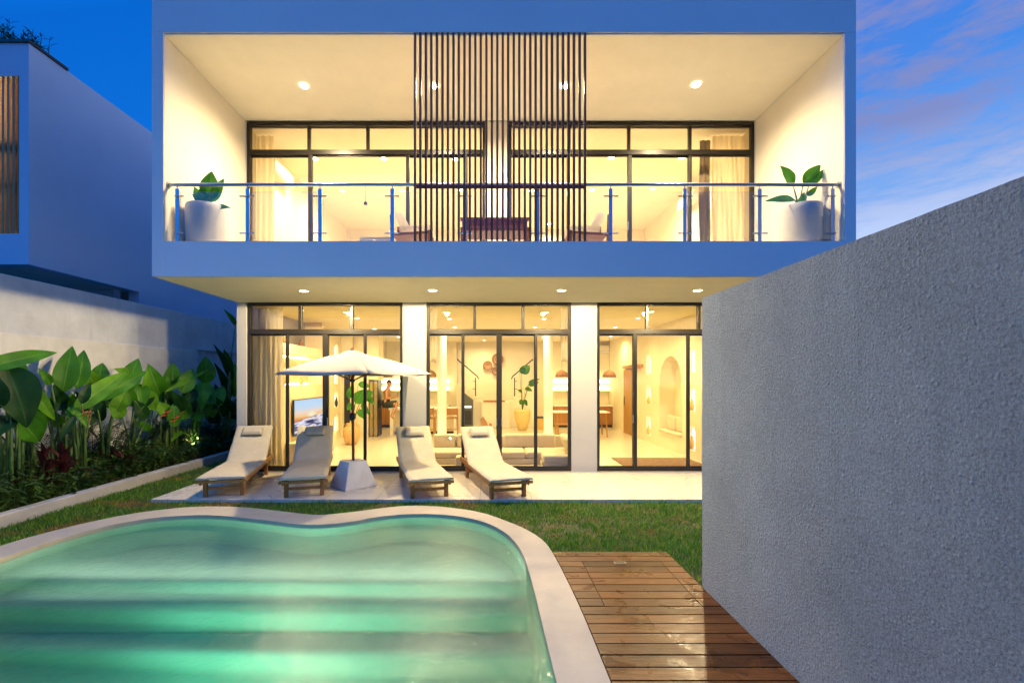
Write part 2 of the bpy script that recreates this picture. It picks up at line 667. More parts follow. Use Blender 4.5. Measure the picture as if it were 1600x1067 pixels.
# ground sheet with the pool hole
ZG = -.05
outsq = [Vector((-150, -150, ZG)), Vector((150, -150, ZG)), Vector((150, 200, ZG)), Vector((-150, 200, ZG))]
hole = [Vector((p.x, p.y, ZG)) for p in outer]
# shrink hole edge a little under the coping
cx, cy = -2.3, 3.0
hole = [Vector((cx + (p.x - cx) * .985, cy + (p.y - cy) * .985, ZG)) for p in hole]
tri = tessellate_polygon([outsq, hole[::-1]])
gb = MB()
allp = outsq + hole[::-1]
gb.add(allp, [tuple(t) for t in tri])
M_earth = mat('lawn_earth', (.03, .05, .005), .95, col2=(.08, .05, .012), vscale=2.2, bump=.6, bscale=40, bdist=.02)
struct(gb.build('ground', M_earth))


def strip_mesh(mb, A, B, zA, zB):
    """quad band between polyline A and polyline B (resampled to the same count)"""
    def rs(P, n):
        d = [0]
        for i in range(1, len(P)):
            d.append(d[-1] + (P[i] - P[i - 1]).length)
        out = []
        j = 0
        for k in range(n):
            s_ = d[-1] * k / (n - 1)
            while j < len(P) - 2 and d[j + 1] < s_:
                j += 1
            f = (s_ - d[j]) / max(1e-9, d[j + 1] - d[j])
            out.append(P[j].lerp(P[j + 1], min(1, f)))
        return out
    n = 160
    a, b = rs(A, n), rs(B, n)
    vs = [Vector((p.x, p.y, zA)) for p in a] + [Vector((p.x, p.y, zB)) for p in b]
    mb.add(vs, [(i, i + 1, n + i + 1, n + i) for i in range(n - 1)])


M_cope = plaster('coping_stone', (.48, .415, .30), (.38, .32, .24), .15, 45, streak=0, big=2.6, rough=.6)
cb = MB()


def ring_pts(k):
    return [a.lerp(b, k) for a, b in zip(RA, RB)]


def resample(P, n):
    d = [0]
    for i in range(1, len(P)):
        d.append(d[-1] + (P[i] - P[i - 1]).length)
    out = []
    j = 0
    for k in range(n):
        s_ = d[-1] * k / (n - 1)
        while j < len(P) - 2 and d[j + 1] < s_:
            j += 1
        f = (s_ - d[j]) / max(1e-9, d[j + 1] - d[j])
        out.append(P[j].lerp(P[j + 1], min(1, f)))
    return out


# pair inner with nearest-outer by tessellating the ring (robust for a heart shape)
ring = outer + inner[::-1]
tri = tessellate_polygon([ring])
nR = len(ring)
no, ni = len(outer), len(inner)
cb.add([(p.x, p.y, 0) for p in ring], [tuple(t) for t in tri])
cb.add([(p.x, p.y, 0) for p in outer] + [(p.x, p.y, -.3) for p in outer], [(i, i + 1, no + i + 1, no + i) for i in range(no - 1)])
cb.add([(p.x, p.y, 0) for p in inner] + [(p.x, p.y, -.06) for p in inner], [(i, i + 1, ni + i + 1, ni + i) for i in range(ni - 1)])
# near end of the coping, behind the camera
cb.box(-5.46, .74, Y_NEAR - .75, Y_NEAR - .35, -.3, 0)
cb.box(-5.04, .413, Y_NEAR - .35, Y_NEAR, -.3, 0)
cope = cb.build('pool_coping', M_cope)
tag(cope, 'pale stone coping curving round the heart-shaped swimming pool', 'pool coping')

# pool basin with full-width steps
M_pool = mat('pool_plaster', (.58, .66, .54), .6, var=.08, vscale=2.5)
pb = MB()
npi = len(inner)
pb.add([(p.x, p.y, -.06) for p in inner] + [(p.x, p.y, -1.6) for p in inner], [(i, i + 1, npi + i + 1, npi + i) for i in range(npi - 1)])
pb.box(-5.04, .413, Y_NEAR - .1, Y_NEAR, -1.6, -.06)
ys = [(4.58, 99, -.375), (4.25, 4.58, -.66), (3.88, 4.25, -.95), (Y_NEAR, 3.88, -1.22)]
for y0, y1, z in ys:
    pb.box(-5.6, .9, y0, min(y1, 7.0), -1.7, z)
basin = pb.build('pool_basin', M_pool, bevel=.05, seg=4)
struct(basin)
# water body: closed, absorbs, gently rippled mirror
wm = bpy.data.materials.new('pool_water')
wm.use_nodes = True
t = wm.node_tree
t.nodes.clear()
tr = N(t, 'ShaderNodeBsdfRefraction')
tr.inputs['Color'].default_value = (.95, 1, .97, 1)
tr.inputs['Roughness'].default_value = .24
tr.inputs['IOR'].default_value = 1.33
gl = N(t, 'ShaderNodeBsdfGlossy')
gl.inputs['Roughness'].default_value = .16
fr = N(t, 'ShaderNodeFresnel')
fr.inputs[0].default_value = 1.33
mx = N(t, 'ShaderNodeMixShader')
o_ = N(t, 'ShaderNodeOutputMaterial')
tcn = N(t, 'ShaderNodeTexCoord')
nb = N(t, 'ShaderNodeTexNoise')
nb.inputs['Scale'].default_value = 17
nb.inputs['Detail'].default_value = 6
nb.inputs['Distortion'].default_value = .8
t.links.new(tcn.outputs['Object'], nb.inputs[0])
bp = N(t, 'ShaderNodeBump')
bp.inputs['Strength'].default_value = .35
bp.inputs['Distance'].default_value = .03
t.links.new(nb.outputs[0], bp.inputs['Height'])
t.links.new(bp.outputs[0], gl.inputs['Normal'])
t.links.new(bp.outputs[0], fr.inputs['Normal'])
tp = N(t, 'ShaderNodeBsdfTransparent')
tp.inputs[0].default_value = (.95, 1, .97, 1)
mt = N(t, 'ShaderNodeMixShader')
mt.inputs[0].default_value = .42
t.links.new(tr.outputs[0], mt.inputs[1])
t.links.new(tp.outputs[0], mt.inputs[2])
t.links.new(fr.outputs[0], mx.inputs[0])
t.links.new(mt.outputs[0], mx.inputs[1])
t.links.new(gl.outputs[0], mx.inputs[2])
t.links.new(mx.outputs[0], o_.inputs[0])
va = N(t, 'ShaderNodeVolumeAbsorption')
va.inputs[0].default_value = (.16, .74, .64, 1)
va.inputs[1].default_value = .52
t.links.new(va.outputs[0], o_.inputs[1])
wb = MB()
wp = [Vector((-2.3 + (p.x + 2.3) * 1.006, 3.0 + (p.y - 3.0) * 1.006, -.045)) for p in inner]
wb.prism(wp, (0, 0, -1.45))
water = wb.build('water', wm)
_bm = bmesh.new()
_bm.from_mesh(water.data)
bmesh.ops.recalc_face_normals(_bm, faces=_bm.faces)
_bm.to_mesh(water.data)
_bm.free()
struct(water)

# terrace slab
M_tile = bpy.data.materials.new('terrace_tile')
M_tile.use_nodes = True
t = M_tile.node_tree
b = t.nodes['Principled BSDF']
tcn = N(t, 'ShaderNodeTexCoord')
mpn = N(t, 'ShaderNodeMapping')
mpn.inputs['Location'].default_value = (.15, .515, 0)
t.links.new(tcn.outputs['Object'], mpn.inputs[0])
bt = N(t, 'ShaderNodeTexBrick')
bt.offset = 0
bt.inputs['Scale'].default_value = 1.0
bt.inputs['Brick Width'].default_value = .8
bt.inputs['Row Height'].default_value = .8
bt.inputs['Mortar Size'].default_value = .005
bt.inputs['Color1'].default_value = (.70, .62, .47, 1)
bt.inputs['Color2'].default_value = (.66, .58, .44, 1)
bt.inputs['Mortar'].default_value = (.33, .29, .23, 1)
t.links.new(mpn.outputs[0], bt.inputs[0])
nz = N(t, 'ShaderNodeTexNoise')
nz.inputs['Scale'].default_value = 1.6
nz.inputs['Detail'].default_value = 9
nz.inputs['Roughness'].default_value = .65
nz.inputs['Distortion'].default_value = 1.2
t.links.new(tcn.outputs['Object'], nz.inputs[0])
ff = ramp(t, nz.outputs[0], [(.38, (0, 0, 0)), (.7, (1, 1, 1))])
t.links.new(mix_rgb(t, math_node(t, 'MULTIPLY', ff, .10), bt.outputs[0], (.54, .46, .34)), b.inputs['Base Color'])
t.links.new(ramp(t, nz.outputs[0], [(.4, (.26, .26, .26)), (.62, (.36, .36, .36))]), b.inputs['Roughness'])
tb = MB()
tb.box(-5.215, 6.2, 7.085, 9.10, -.12, 0)
struct(tb.build('terrace', M_tile, bevel=.004))

# planting bed soil + kerb
kb = MB()
kb.box(-6.36, -6.20, 1.0, 12.9, -.08, .12)
tag(kb.build('planter_kerb', M_curb, bevel=.012), 'low pale concrete kerb between the lawn and the planting bed', 'kerb')
sb = MB()
sb.box(-7.62, -6.36, 1.0, 15.0, -.08, .05)
struct(sb.build('planting_bed_soil', M_soil))

# ------------------------------------------------------------------ garden wall on the left
XW = -7.6
g = thing('garden_wall', 'long white plastered garden wall behind the banana plants', 'wall', (XW, 8, 0))
b_ = MB()
b_.box(XW - .2, XW - .04, 2.0, 17, -.1, 3.50)
b_.build('upper_wall', M_garden, g, bevel=.01)
b_ = MB()
b_.box(XW - .04, XW, 2.0, 12.0, -.1, 2.58)
b_.build('lower_wall', M_garden2, g, bevel=.01)
b_ = MB()
b_.box(XW - .04, XW + .012, 12.0, 17, 2.60, 2.66)
b_.build('ledge', M_garden, g, bevel=.005)

# ------------------------------------------------------------------ rough wall on the right
XR_ = 1.90
rb = MB()
# grid face with a slightly wavering edge
ny, nz_ = 60, 34
vs = []
for i in range(ny + 1):
    for j in range(nz_ + 1):
        y = -1.5 + (4.12 + 1.5) * i / ny
        z = -.1 + 2.67 * j / nz_
        y2 = y + (noise.noise(Vector((0, z * 14, 3))) * .006 if i == ny else 0)
        z2 = z + (noise.noise(Vector((y * 14, 0, 7))) * .004 if j == nz_ else 0)
        vs.append((XR_ + noise.noise(Vector((y * 1.3, z * 1.3, 0))) * .004, y2, z2))
fs = [(i * (nz_ + 1) + j, (i + 1) * (nz_ + 1) + j, (i + 1) * (nz_ + 1) + j + 1, i * (nz_ + 1) + j + 1) for i in range(ny) for j in range(nz_)]
rb.add(vs, fs)
nf = len(vs)
back = [(XR_ + .16, v[1], v[2]) for v in vs]
rb.add(back, [f[::-1] for f in fs])
top_i = [i * (nz_ + 1) + nz_ for i in range(ny + 1)]
for a, b2 in zip(top_i, top_i[1:]):
    rb.f.append((a, b2, nf + b2, nf + a)); rb.mi.append(0)
end_i = [ny * (nz_ + 1) + j for j in range(nz_ + 1)]
for a, b2 in zip(end_i, end_i[1:]):
    rb.f.append((b2, a, nf + a, nf + b2)); rb.mi.append(0)
tag(rb.build('boundary_wall', M_stucco), 'tall rough grey stucco wall beside the wooden deck', 'wall')

# ------------------------------------------------------------------ deck
M_deck = bpy.data.materials.new('wet_deck_wood')
M_deck.use_nodes = True
t = M_deck.node_tree
b = t.nodes['Principled BSDF']
b.inputs['Specular IOR Level'].default_value = .22
tcn = N(t, 'ShaderNodeTexCoord')
mpn = N(t, 'ShaderNodeMapping')
mpn.inputs['Scale'].default_value = (1.6, 26, 10)
t.links.new(tcn.outputs['Object'], mpn.inputs[0])
gr = N(t, 'ShaderNodeTexNoise')
gr.inputs['Scale'].default_value = 1.5
gr.inputs['Detail'].default_value = 8
gr.inputs['Distortion'].default_value = 1.0
t.links.new(mpn.outputs[0], gr.inputs[0])
oi = N(t, 'ShaderNodeObjectInfo')
f = math_node(t, 'ADD', gr.outputs[0], math_node(t, 'MULTIPLY', math_node(t, 'SUBTRACT', oi.outputs['Random'], .5), .35))
wcol = ramp(t, f, [(.28, (.052, .016, .003)), (.55, (.12, .041, .008)), (.8, (.20, .072, .016))])
pn = N(t, 'ShaderNodeTexNoise')
pn.inputs['Scale'].default_value = 4.2
pn.inputs['Detail'].default_value = 3
pn.inputs['Distortion'].default_value = .5
t.links.new(tcn.outputs['Object'], pn.inputs[0])
wet = ramp(t, pn.outputs[0], [(.60, (0, 0, 0)), (.625, (1, 1, 1))])
wcol = mix_rgb(t, math_node(t, 'MULTIPLY', wet, .35), wcol, (.05, .02, .008))
t.links.new(wcol, b.inputs['Base Color'])
t.links.new(ramp(t, math_node(t, 'ADD', math_node(t, 'MULTIPLY', pn.outputs[0], .9), math_node(t, 'MULTIPLY', gr.outputs[0], .15)), [(.42, (.42, .42, .42)), (.66, (.24, .24, .24))]), b.inputs['Roughness'])
bp = N(t, 'ShaderNodeBump')
bp.inputs['Strength'].default_value = .5
bp.inputs['Distance'].default_value = .004
n4 = N(t, 'ShaderNodeTexNoise')
n4.inputs['Scale'].default_value = 34
n4.inputs['Detail'].default_value = 3
t.links.new(tcn.outputs['Object'], n4.inputs[0])
t.links.new(math_node(t, 'ADD', gr.outputs[0], math_node(t, 'MULTIPLY', n4.outputs[0], .8)), bp.inputs['Height'])
t.links.new(bp.outputs[0], b.inputs['Normal'])

dk = thing('wooden_deck', 'wet brown timber deck boards between the pool coping and the grey wall', 'deck', (1.3, 3.2, 0))
ub = MB()
ub.box(.77, 1.88, .0, 4.93, -.14, -.045)
ub.build('dark_underlay', M_black, dk)  # dark sheet added below so the board gaps look shaded
seams = [4.95]
yy = 4.95
while yy > -.2:
    yy -= .1325
    seams.append(yy)


def coping_x(y):
    """outer edge of the coping on the right side at depth y"""
    best = .74
    for p, q in zip(outer, outer[1:]):
        if p.x > -1 and (p.y - y) * (q.y - y) <= 0 and abs(p.y - q.y) > 1e-6:
            f_ = (y - p.y) / (q.y - p.y)
            best = p.x + (q.x - p.x) * f_
    return best


GAP = .009
for i in range(len(seams) - 1):
    y1, y0 = seams[i] - GAP / 2, seams[i + 1] + GAP / 2
    xl0, xl1 = coping_x(y0) + .008, coping_x(y1) + .008
    segs = [(None, 1.895)]
    if 3.76 < (y0 + y1) / 2 < 4.70:
        segs = [(None, .938), (.942, 1.733), (1.737, 1.895)]
    for a_, b2 in segs:
        m_ = MB()
        la0, la1 = (xl0, xl1) if a_ is None else (a_, a_)
        dz = random.uniform(-.001, .001)
        m_.add([(la0, y0, -.045), (b2, y0, -.045), (b2, y1, -.045), (la1, y1, -.045), (la0, y0, dz), (b2, y0, dz), (b2, y1, dz), (la1, y1, dz)],
               [(3, 2, 1, 0), (4, 5, 6, 7), (0, 1, 5, 4), (1, 2, 6, 5), (2, 3, 7, 6), (3, 0, 4, 7)])
        o = m_.build('deck_board', M_deck, dk, bevel=.003, seg=2)
m_ = MB()
hx, hy = 1.31, 4.63
for (a, b2, c, d) in ((hx - .06, hx + .06, hy - .028, hy - .016), (hx - .06, hx + .06, hy + .016, hy + .028), (hx - .06, hx - .048, hy - .016, hy + .016), (hx + .048, hx + .06, hy - .016, hy + .016)):
    m_.box(a, b2, c, d, .001, .008)
hd = m_.build('hatch_handle', M_steel, dk)
m_ = MB()
m_.box(hx - .048, hx + .048, hy - .016, hy + .016, .0015, .003)
m_.build('handle_recess', M_black, hd)

# ================================================================== VILLA
XL, XR, YB, YF = -5.045, 5.475, 6.88, 9.19
OL, OR = -4.873, 5.303           # recess of the upper box
ZS, ZB, ZT = 3.379, 3.904, 6.985    # soffit, balcony floor, balcony ceiling
YE = 19.0                          # back of the house
YU = 15.6                          # back wall of the upstairs room
vi = thing('villa', 'two storey white villa with lit glass doors and an overhanging box balcony', 'house', (0, YF, 0))


def vbox(name, m, *bx, bevel=0, parent=vi):
    b_ = MB()
    for x in bx:
        b_.box(*x)
    return b_.build(name, m, parent, bevel=bevel)


vbox('upper_box_wall', M_white, (XL, OL, YB, YE, ZS, ZT + .035), bevel=.006)
vbox('upper_box_wall', M_white, (OR, XR, YB, YE, ZS, ZT + .035), bevel=.006)
vbox('roof', M_white, (XL, XR, YB, YE, ZT + .035, 8.3), bevel=.006)
vbox('balcony_ceiling', M_inner, (OL, OR, YB + .02, YF, ZT + .012, ZT + .034), (OL, OR, YF + .12, YU, 6.90, 6.95))
vbox('floor_slab', M_white, (OL, OR, YB, YE, ZS, ZB))
vbox('soffit', mat('soffit_lamplit_cream', (.88, .82, .60), .7, var=.02, bump=.05, bscale=25), (XL + .03, XR - .03, YB + .03, YF - .004, ZS - .006, ZS - .001))  # paler and creamier than the slab; lamplight bounce put into its colour
# painted linings of the recess walls (slightly proud)
vbox('balcony_lining', M_inner, (OL, OL + .004, YB + .02, YF - .02, ZB + .002, ZT))
vbox('balcony_lining', M_inner, (OR - .004, OR, YB + .02, YF - .02, ZB + .002, ZT))
vbox('upper_side_wall', M_inner, (OL, OL + .05, YF + .1, YU, ZB, 6.9), (OR - .05, OR, YF + .1, YU, ZB, 6.9), (OL, OR, YU, YU + .1, ZB, 6.9))
vbox('upper_room_floor', M_floor, (OL + .05, OR - .05, YF + .1, YU, ZB, ZB + .012))
vbox('upper_pillar', M_inner, (-.09, .383, YF, YF + .3, ZB, ZT), bevel=.004)
# lower storey
px_o = [(385, 629), (666, 893), (933, 1137)]
ox = [((a - VX) * YF / F, (b2 - VX) * YF / F) for a, b2 in px_o]
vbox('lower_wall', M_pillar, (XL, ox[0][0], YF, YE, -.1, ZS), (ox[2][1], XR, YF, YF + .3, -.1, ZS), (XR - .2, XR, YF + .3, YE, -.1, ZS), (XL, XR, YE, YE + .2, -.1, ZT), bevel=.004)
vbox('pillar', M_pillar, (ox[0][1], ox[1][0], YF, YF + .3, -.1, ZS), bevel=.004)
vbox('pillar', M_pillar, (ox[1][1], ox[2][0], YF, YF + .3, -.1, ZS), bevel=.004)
vbox('interior_ceiling', M_innerw, (ox[0][0], XR - .2, YF + .15, YE, ZS - .05, ZS - .004))
vbox('interior_floor', M_floor, (ox[0][0], XR - .2, YF - .02, YE, -.1, .004))
vbox('balcony_floor_edge', M_conc, (OL, OR, YB + .01, YB + .03, ZB, ZB + .006))


def px2x(px, Y=YF):
    return (px - VX) * Y / F


def window(name, xa, xb, z0, z1, ztr, top_m, low_m, thick=None, Y0=YF + .03):
    """frame mesh + one pane per light; positions are photo columns on the facade plane"""
    fw = .06
    b_ = MB()
    D = .09
    yf0, yf1 = Y0, Y0 + D
    b_.box(xa, xa + fw, yf0, yf1, z0, z1)
    b_.box(xb - fw, xb, yf0, yf1, z0, z1)
    b_.box(xa + fw, xb - fw, yf0, yf1, z1 - .065, z1)
    b_.box(xa + fw, xb - fw, yf0, yf1, z0, z0 + .07)
    b_.box(xa + fw, xb - fw, yf0 - .012, yf1, ztr - .05, ztr + .05)
    for c, w_ in top_m:
        b_.box(c - w_ / 2, c + w_ / 2, yf0 + .01, yf1 - .01, ztr + .05, z1 - .065)
    for c, w_ in low_m:
        b_.box(c - w_ / 2, c + w_ / 2, yf0 - .008, yf1 - .015, z0 + .07, ztr - .05)
    fr_ = b_.build(name, M_frame, vi, bevel=.005)
    xs = [xa + fw / 2] + [c for c, _ in top_m] + [xb - fw / 2]
    for a, c in zip(xs, xs[1:]):
        q = MB().box(a + .015, c - .015, Y0 + .045, Y0 + .049, ztr + .04, z1 - .05)
        q.build('pane', M_glass, fr_)
    xs = [xa + fw / 2] + [c for c, _ in low_m] + [xb - fw / 2]
    for k, (a, c) in enumerate(zip(xs, xs[1:])):
        yo = .02 if k % 2 else .055
        # slim inner sash frame
        sw = .022
        s_ = MB()
        for bb in ((a + .01, a + .01 + sw, z0 + .06, ztr - .045), (c - .01 - sw, c - .01, z0 + .06, ztr - .045)):
            s_.box(bb[0], bb[1], Y0 + yo, Y0 + yo + .03, bb[2], bb[3])
        s_.box(a + .01 + sw, c - .01 - sw, Y0 + yo, Y0 + yo + .03, ztr - .075, ztr - .045)
        s_.box(a + .01 + sw, c - .01 - sw, Y0 + yo, Y0 + yo + .03, z0 + .06, z0 + .10)
        s_.build('sash', M_frame, fr_)
        q = MB().box(a + .02, c - .02, Y0 + yo + .012, Y0 + yo + .016, z0 + .08, ztr - .06)
        q.build('pane', M_glass, fr_)
    return fr_


ztr_low = H + (VY - 518) * YF / F
X_ = px2x
w1 = window('sliding_door', ox[0][0], ox[0][1], 0, ZS, ztr_low, [(X_(467.5), .07), (X_(548), .07)], [(X_(447), .045), (X_(507.5), .11), (X_(569), .045)])
w2 = window('sliding_door', ox[1][0], ox[1][1], 0, ZS, ztr_low, [(X_(741.5), .06), (X_(817.5), .06)], [(X_(723), .04), (X_(780), .11), (X_(837.5), .04)])
w3 = window('sliding_door', ox[2][0], ox[2][1], 0, ZS, ztr_low, [(X_(1012.5), .06), (X_(1094), .06)], [(X_(993), .08), (X_(1077), .05)])
ztr_up = H + (VY - 237) * YF / F
w4 = window('sliding_door', X_(385), X_(758.5), ZB, ZT, ztr_up, [(X_(481), .06), (X_(573.5), .06), (X_(666), .06)], [(X_(483.5), .08), (X_(636.5), .07), (X_(728), .06)])
w5 = window('sliding_door', X_(795), X_(1180), ZB, ZT, ztr_up, [(X_(890), .06), (X_(984), .06), (X_(1080), .06)], [(X_(889), .06), (X_(985), .08), (X_(1080), .05)])
# small pull handles on the meeting stiles
for fr_, px, pz in ((w1, 503.5, 1.0), (w1, 511, 1.0), (w2, 776, 1.0), (w2, 784, 1.0), (w3, 990, 1.05), (w4, 640, ZB + 1.0), (w5, 982, ZB + 1.0)):
    MB().box(X_(px) - .008, X_(px) + .008, YF + .005, YF + .03, pz - .08, pz + .08).build('handle', M_steel, fr_, bevel=.003)


def curtain(x0, x1, y, z0, z1, m, lab, amp=.03, pitch=.11, seed=0):
    b_ = MB()
    n = max(16, int((x1 - x0) / pitch * 10))
    nzz = 10
    vs = []
    for j in range(nzz + 1):
        z = z0 + (z1 - z0) * j / nzz
        top = (j / nzz)
        for i in range(n + 1):
            u = i / n
            x = x0 + (x1 - x0) * u + .012 * math.sin(j * .9 + i * .2)
            ph = u * (x1 - x0) / pitch * 2 * PI + .8 * math.sin(u * 5 + seed) + .25 * math.sin(j * .7 + seed)
            vs.append((x, y + amp * (1 - .35 * top) * math.sin(ph) + .008 * math.sin(ph * 2.3 + j), z))
    fs = [(j * (n + 1) + i, j * (n + 1) + i + 1, (j + 1) * (n + 1) + i + 1, (j + 1) * (n + 1) + i) for j in range(nzz) for i in range(n)]
    b_.add(vs, fs)
    o = b_.build('curtain', m, None, smooth=True, solid=.004)
    tag(o, lab, 'curtain')
    return o


YC = YF + .32
c = lambda px: (px - VX) * YC / F
curtain(c(397), c(429), YC, ZB + .02, 6.86, M_curt, 'sheer white curtain at the far left end of the upstairs glass doors')
curtain(c(1113), c(1174), YC, ZB + .02, 6.86, M_curt, 'sheer white curtain at the far right end of the upstairs glass doors', seed=2)
curtain(c(1096), c(1114), YC + .1, ZB + .02, 6.82, M_curtb, 'tan curtain bunched beside the sheer curtain upstairs', seed=3)
curtain(c(404), c(443), YC, .02, 3.30, M_curt, 'cream curtain drawn to the left edge of the ground floor doors', seed=4)
curtain(c(671), c(683), YC, 2.2, 3.30, M_curt, 'short gathered curtain top left of the middle ground floor doors', seed=5, pitch=.06)
curtain(c(876), c(889), YC, 2.2, 3.30, M_curt, 'short gathered curtain top right of the middle ground floor doors', seed=6, pitch=.06)

# ------------------------------------------------------------------ balcony slat screen
scr = MB()
ysc = YB + .03
zs0, zs1 = ZB + .004, ZT + .035
sx0, sx1 = (648.5 - VX) * ysc / F, (914 - VX) * ysc / F
scr.box(sx0 - .016, sx1 + .016, ysc + .022, ysc + .040, 4.715, 4.760)
scr_o = scr.build('slat_screen', M_slat, vi)
MB().box(sx0 - .016, sx1 + .016, ysc + .022, ysc + .040, zs1 - .02, zs1 - .006).build('top_rail', M_slat, scr_o)
for k in range(32):
    x = sx0 + (sx1 - sx0) * k / 31 + random.uniform(-.002, .002)
    MB().box(x - .0165, x + .0165, ysc - .028, ysc + .022, zs0 - .02, zs1).build('slat', M_slat, scr_o, bevel=.002, seg=1)

# ------------------------------------------------------------------ balcony railing
yr = YB + .11
rl = MB()
zr = H + (VY - 289) * yr / F
rl.tube([(OL + .02, yr, zr), (OR - .02, yr, zr)], .027, 12)
rl.lathe((0, 0, 0), [(0.001, 0)], 3, False) if False else None
for x in (OL, OR - .02):
    rl.tube([(x, yr, zr), (x + .02, yr, zr)], .05, 16)
rail = rl.build('handrail', M_steel, vi, smooth=True, angle=40)
posts = [277, 387, 500, 613, 726, 840, 954, 1070, 1187, 1301]
pxs = [(p - VX) * yr / F for p in posts]
for i, x in enumerate(pxs):
    m_ = MB()
    m_.box(x - .028, x + .028, yr - .006, yr + .006, ZB, zr - .06)
    m_.tube([(x, yr, zr - .07), (x, yr, zr - .02)], .008, 8)
    for zz in (zr - .18, zr - .74):
        xa = x - .11 if i > 0 else x - .03
        xb = x + .11 if i < 9 else x + .03
        m_.tube([(xa, yr - .02, zz), (xb, yr - .02, zz)], .011, 8)
    m_.build('railing_post', M_steel, rail)
for a, b2 in zip(pxs, pxs[1:]):
    MB().box(a + .05, b2 - .05, yr - .005, yr + .005, ZB + .06, zr - .11).build('glass_panel', M_railglass, rail, bevel=.002)


# ------------------------------------------------------------------ downlights
def downlight(x, y, z, E, col=WARM, size=.07, spot=164, blend=1.0):
    o = MB().lathe((x, y, z - (.006 if z == ZS else 0)), [(size, -.004), (size, -.0015)], 20).build('downlight', E_disc, vi)
    m_ = MB()
    vs = []
    n = 20
    for r, h in ((size + .001, -.001), (size + .001, -.008), (size + .018, -.006), (size + .018, -.0005)):
        for k in range(n):
            a = 2 * PI * k / n
            vs.append((x + r * math.cos(a), y + r * math.sin(a), z + h - (.006 if z == ZS else 0)))
    fs = [(i * n + k, i * n + (k + 1) % n, (i + 1) * n + (k + 1) % n, (i + 1) * n + k) for i in range(3) for k in range(n)]
    m_.add(vs, fs).build('trim_ring', M_ivory, o)
    l = bpy.data.lights.new('downlight_lamp', 'SPOT')
    l.energy = E
    l.color = col
    l.spot_size = R(spot)
    l.spot_blend = blend
    l.shadow_soft_size = .045
    lo = bpy.data.objects.new('downlight_lamp', l)
    COL.objects.link(lo)
    lo.location = (x, y, z - .03)
    lo.parent = vi
    lo.matrix_parent_inverse = W(vi).inverted()
    return o


for px, py in ((475, 135), (679, 135), (882, 135), (1088, 133)):
    Y = (ZT - H) * F / (VY - py)
    downlight((px - VX) * Y / F, Y, ZT, E_BALC)
for px, py in ((475, 454), (676, 453), (877, 453), (1090, 453)):
    Y = (ZS - H) * F / (VY - py)
    downlight((px - VX) * Y / F, Y, ZS, E_SOFF, WARM2, spot=179, blend=.03)
ZC = ZS - .05
for px, py in ((540, 488), (558, 497), (696, 488), (702, 498), (853, 488), (850, 498), (1018, 487), (997, 497)):
    Y = (ZC - H) * F / (VY - py)
    downlight((px - VX) * Y / F, Y, ZC, E_LOW, WARMER, .05)
for x, y in ((-4.05, 9.9), (-3.4, 13.6), (-1.0, 13.2), (1.3, 13.2), (3.6, 13.2), (-3.2, 16.2), (1.9, 16.4), (4.2, 16.0), (-.2, 17.6)):  # first one is added, unseen, to brighten the left ground-floor curtain
    downlight(x, y, ZC, E_LOW * .9, WARMER, .05)
for px, py in ((492, 248), (600, 248), (711, 249), (955, 247), (1065, 247), (535, 298), (628, 298), (719, 297), (925, 297), (1020, 295), (857, 350), (830, 298)):
    Y = (6.90 - H) * F / (VY - py)
    downlight((px - VX) * Y / F, min(Y, YU - .3), 6.90, E_UP)

# ================================================================== GROUND FLOOR INTERIOR
# left wall with media block
ZCI = ZS - .05


def arch_poly(yc, z0, z1, w):
    r = w / 2
    pts = [(yc - r, z0), (yc + r, z0)]
    for k in range(0, 11):
        a = PI * k / 10
        pts.append((yc + r * math.cos(a), z1 - r + r * math.sin(a)))
    return pts


def arch_wall(name, x, y0, y1, z0, z1, arches, depth, inward, m, parent):
    """wall plane at x with arched recesses going away from the room (inward = +1/-1 direction of recess)"""
    b_ = MB()
    outer_ = [Vector((y0, z0, 0)), Vector((y1, z0, 0)), Vector((y1, z1, 0)), Vector((y0, z1, 0))]
    loops = [outer_] + [[Vector((p[0], p[1], 0)) for p in a] for a in arches]
    tri_ = tessellate_polygon(loops)
    allv = [v for l in loops for v in l]
    b_.add([(x, v.x, v.y) for v in allv], [tuple(t_) for t_ in tri_])
    for a in arches:
        n = len(a)
        xb = x + inward * (.42 if a[1][0] - a[0][0] > 1 else depth)
        b_.add([(x, p[0], p[1]) for p in a] + [(xb, p[0], p[1]) for p in a],
               [(i, (i + 1) % n, (i + 1) % n + n, i + n) for i in range(n)] + [tuple(range(n, 2 * n))])
    return b_.build(name, m, parent)


nL = [arch_poly(14.2, z, z + .50, .34) for z in (.24, .97, 1.70, 2.42)]
arch_wall('niche_wall', -4.72, 12.1, 14.6, 0.004, ZCI, nL, .07, -1, M_innerw, vi)
vbox('side_room_wall', M_innerw, (-4.72, -4.35, 14.6, 14.7, .004, ZCI))
nR_ = [arch_poly(13.65, z, z + .58, .36) for z in (.19, 1.10, 2.0)] + [arch_poly(10.72, z, z + .58, .36) for z in (.19, 1.10, 2.0)] + [arch_poly(12.0, .42, 2.45, 1.5)]
arch_wall('niche_wall', 4.70, YF + .3, 14.3, .004, ZCI, nR_, .09, 1, M_innerw, vi)
vbox('right_far_wall', M_innerw, (4.70, 4.80, 14.3, YE, .004, ZCI))
for x_, arcs in ((-4.789, nL), (4.782, nR_[:6])):
    for a in arcs:
        yc = (a[0][0] + a[1][0]) / 2
        zb = a[0][1]
        hh = .50 if x_ < 0 else .58
        p_ = arch_poly(yc, zb + .015, zb + hh - .02, .30 if x_ < 0 else .32)
        o = MB().prism([(x_, q[0], q[1]) for q in p_], (.006, 0, 0)).build('niche_light', MATS.get('niche_glow') or emis('niche_glow', (1, .86, .55), 3.2), vi)
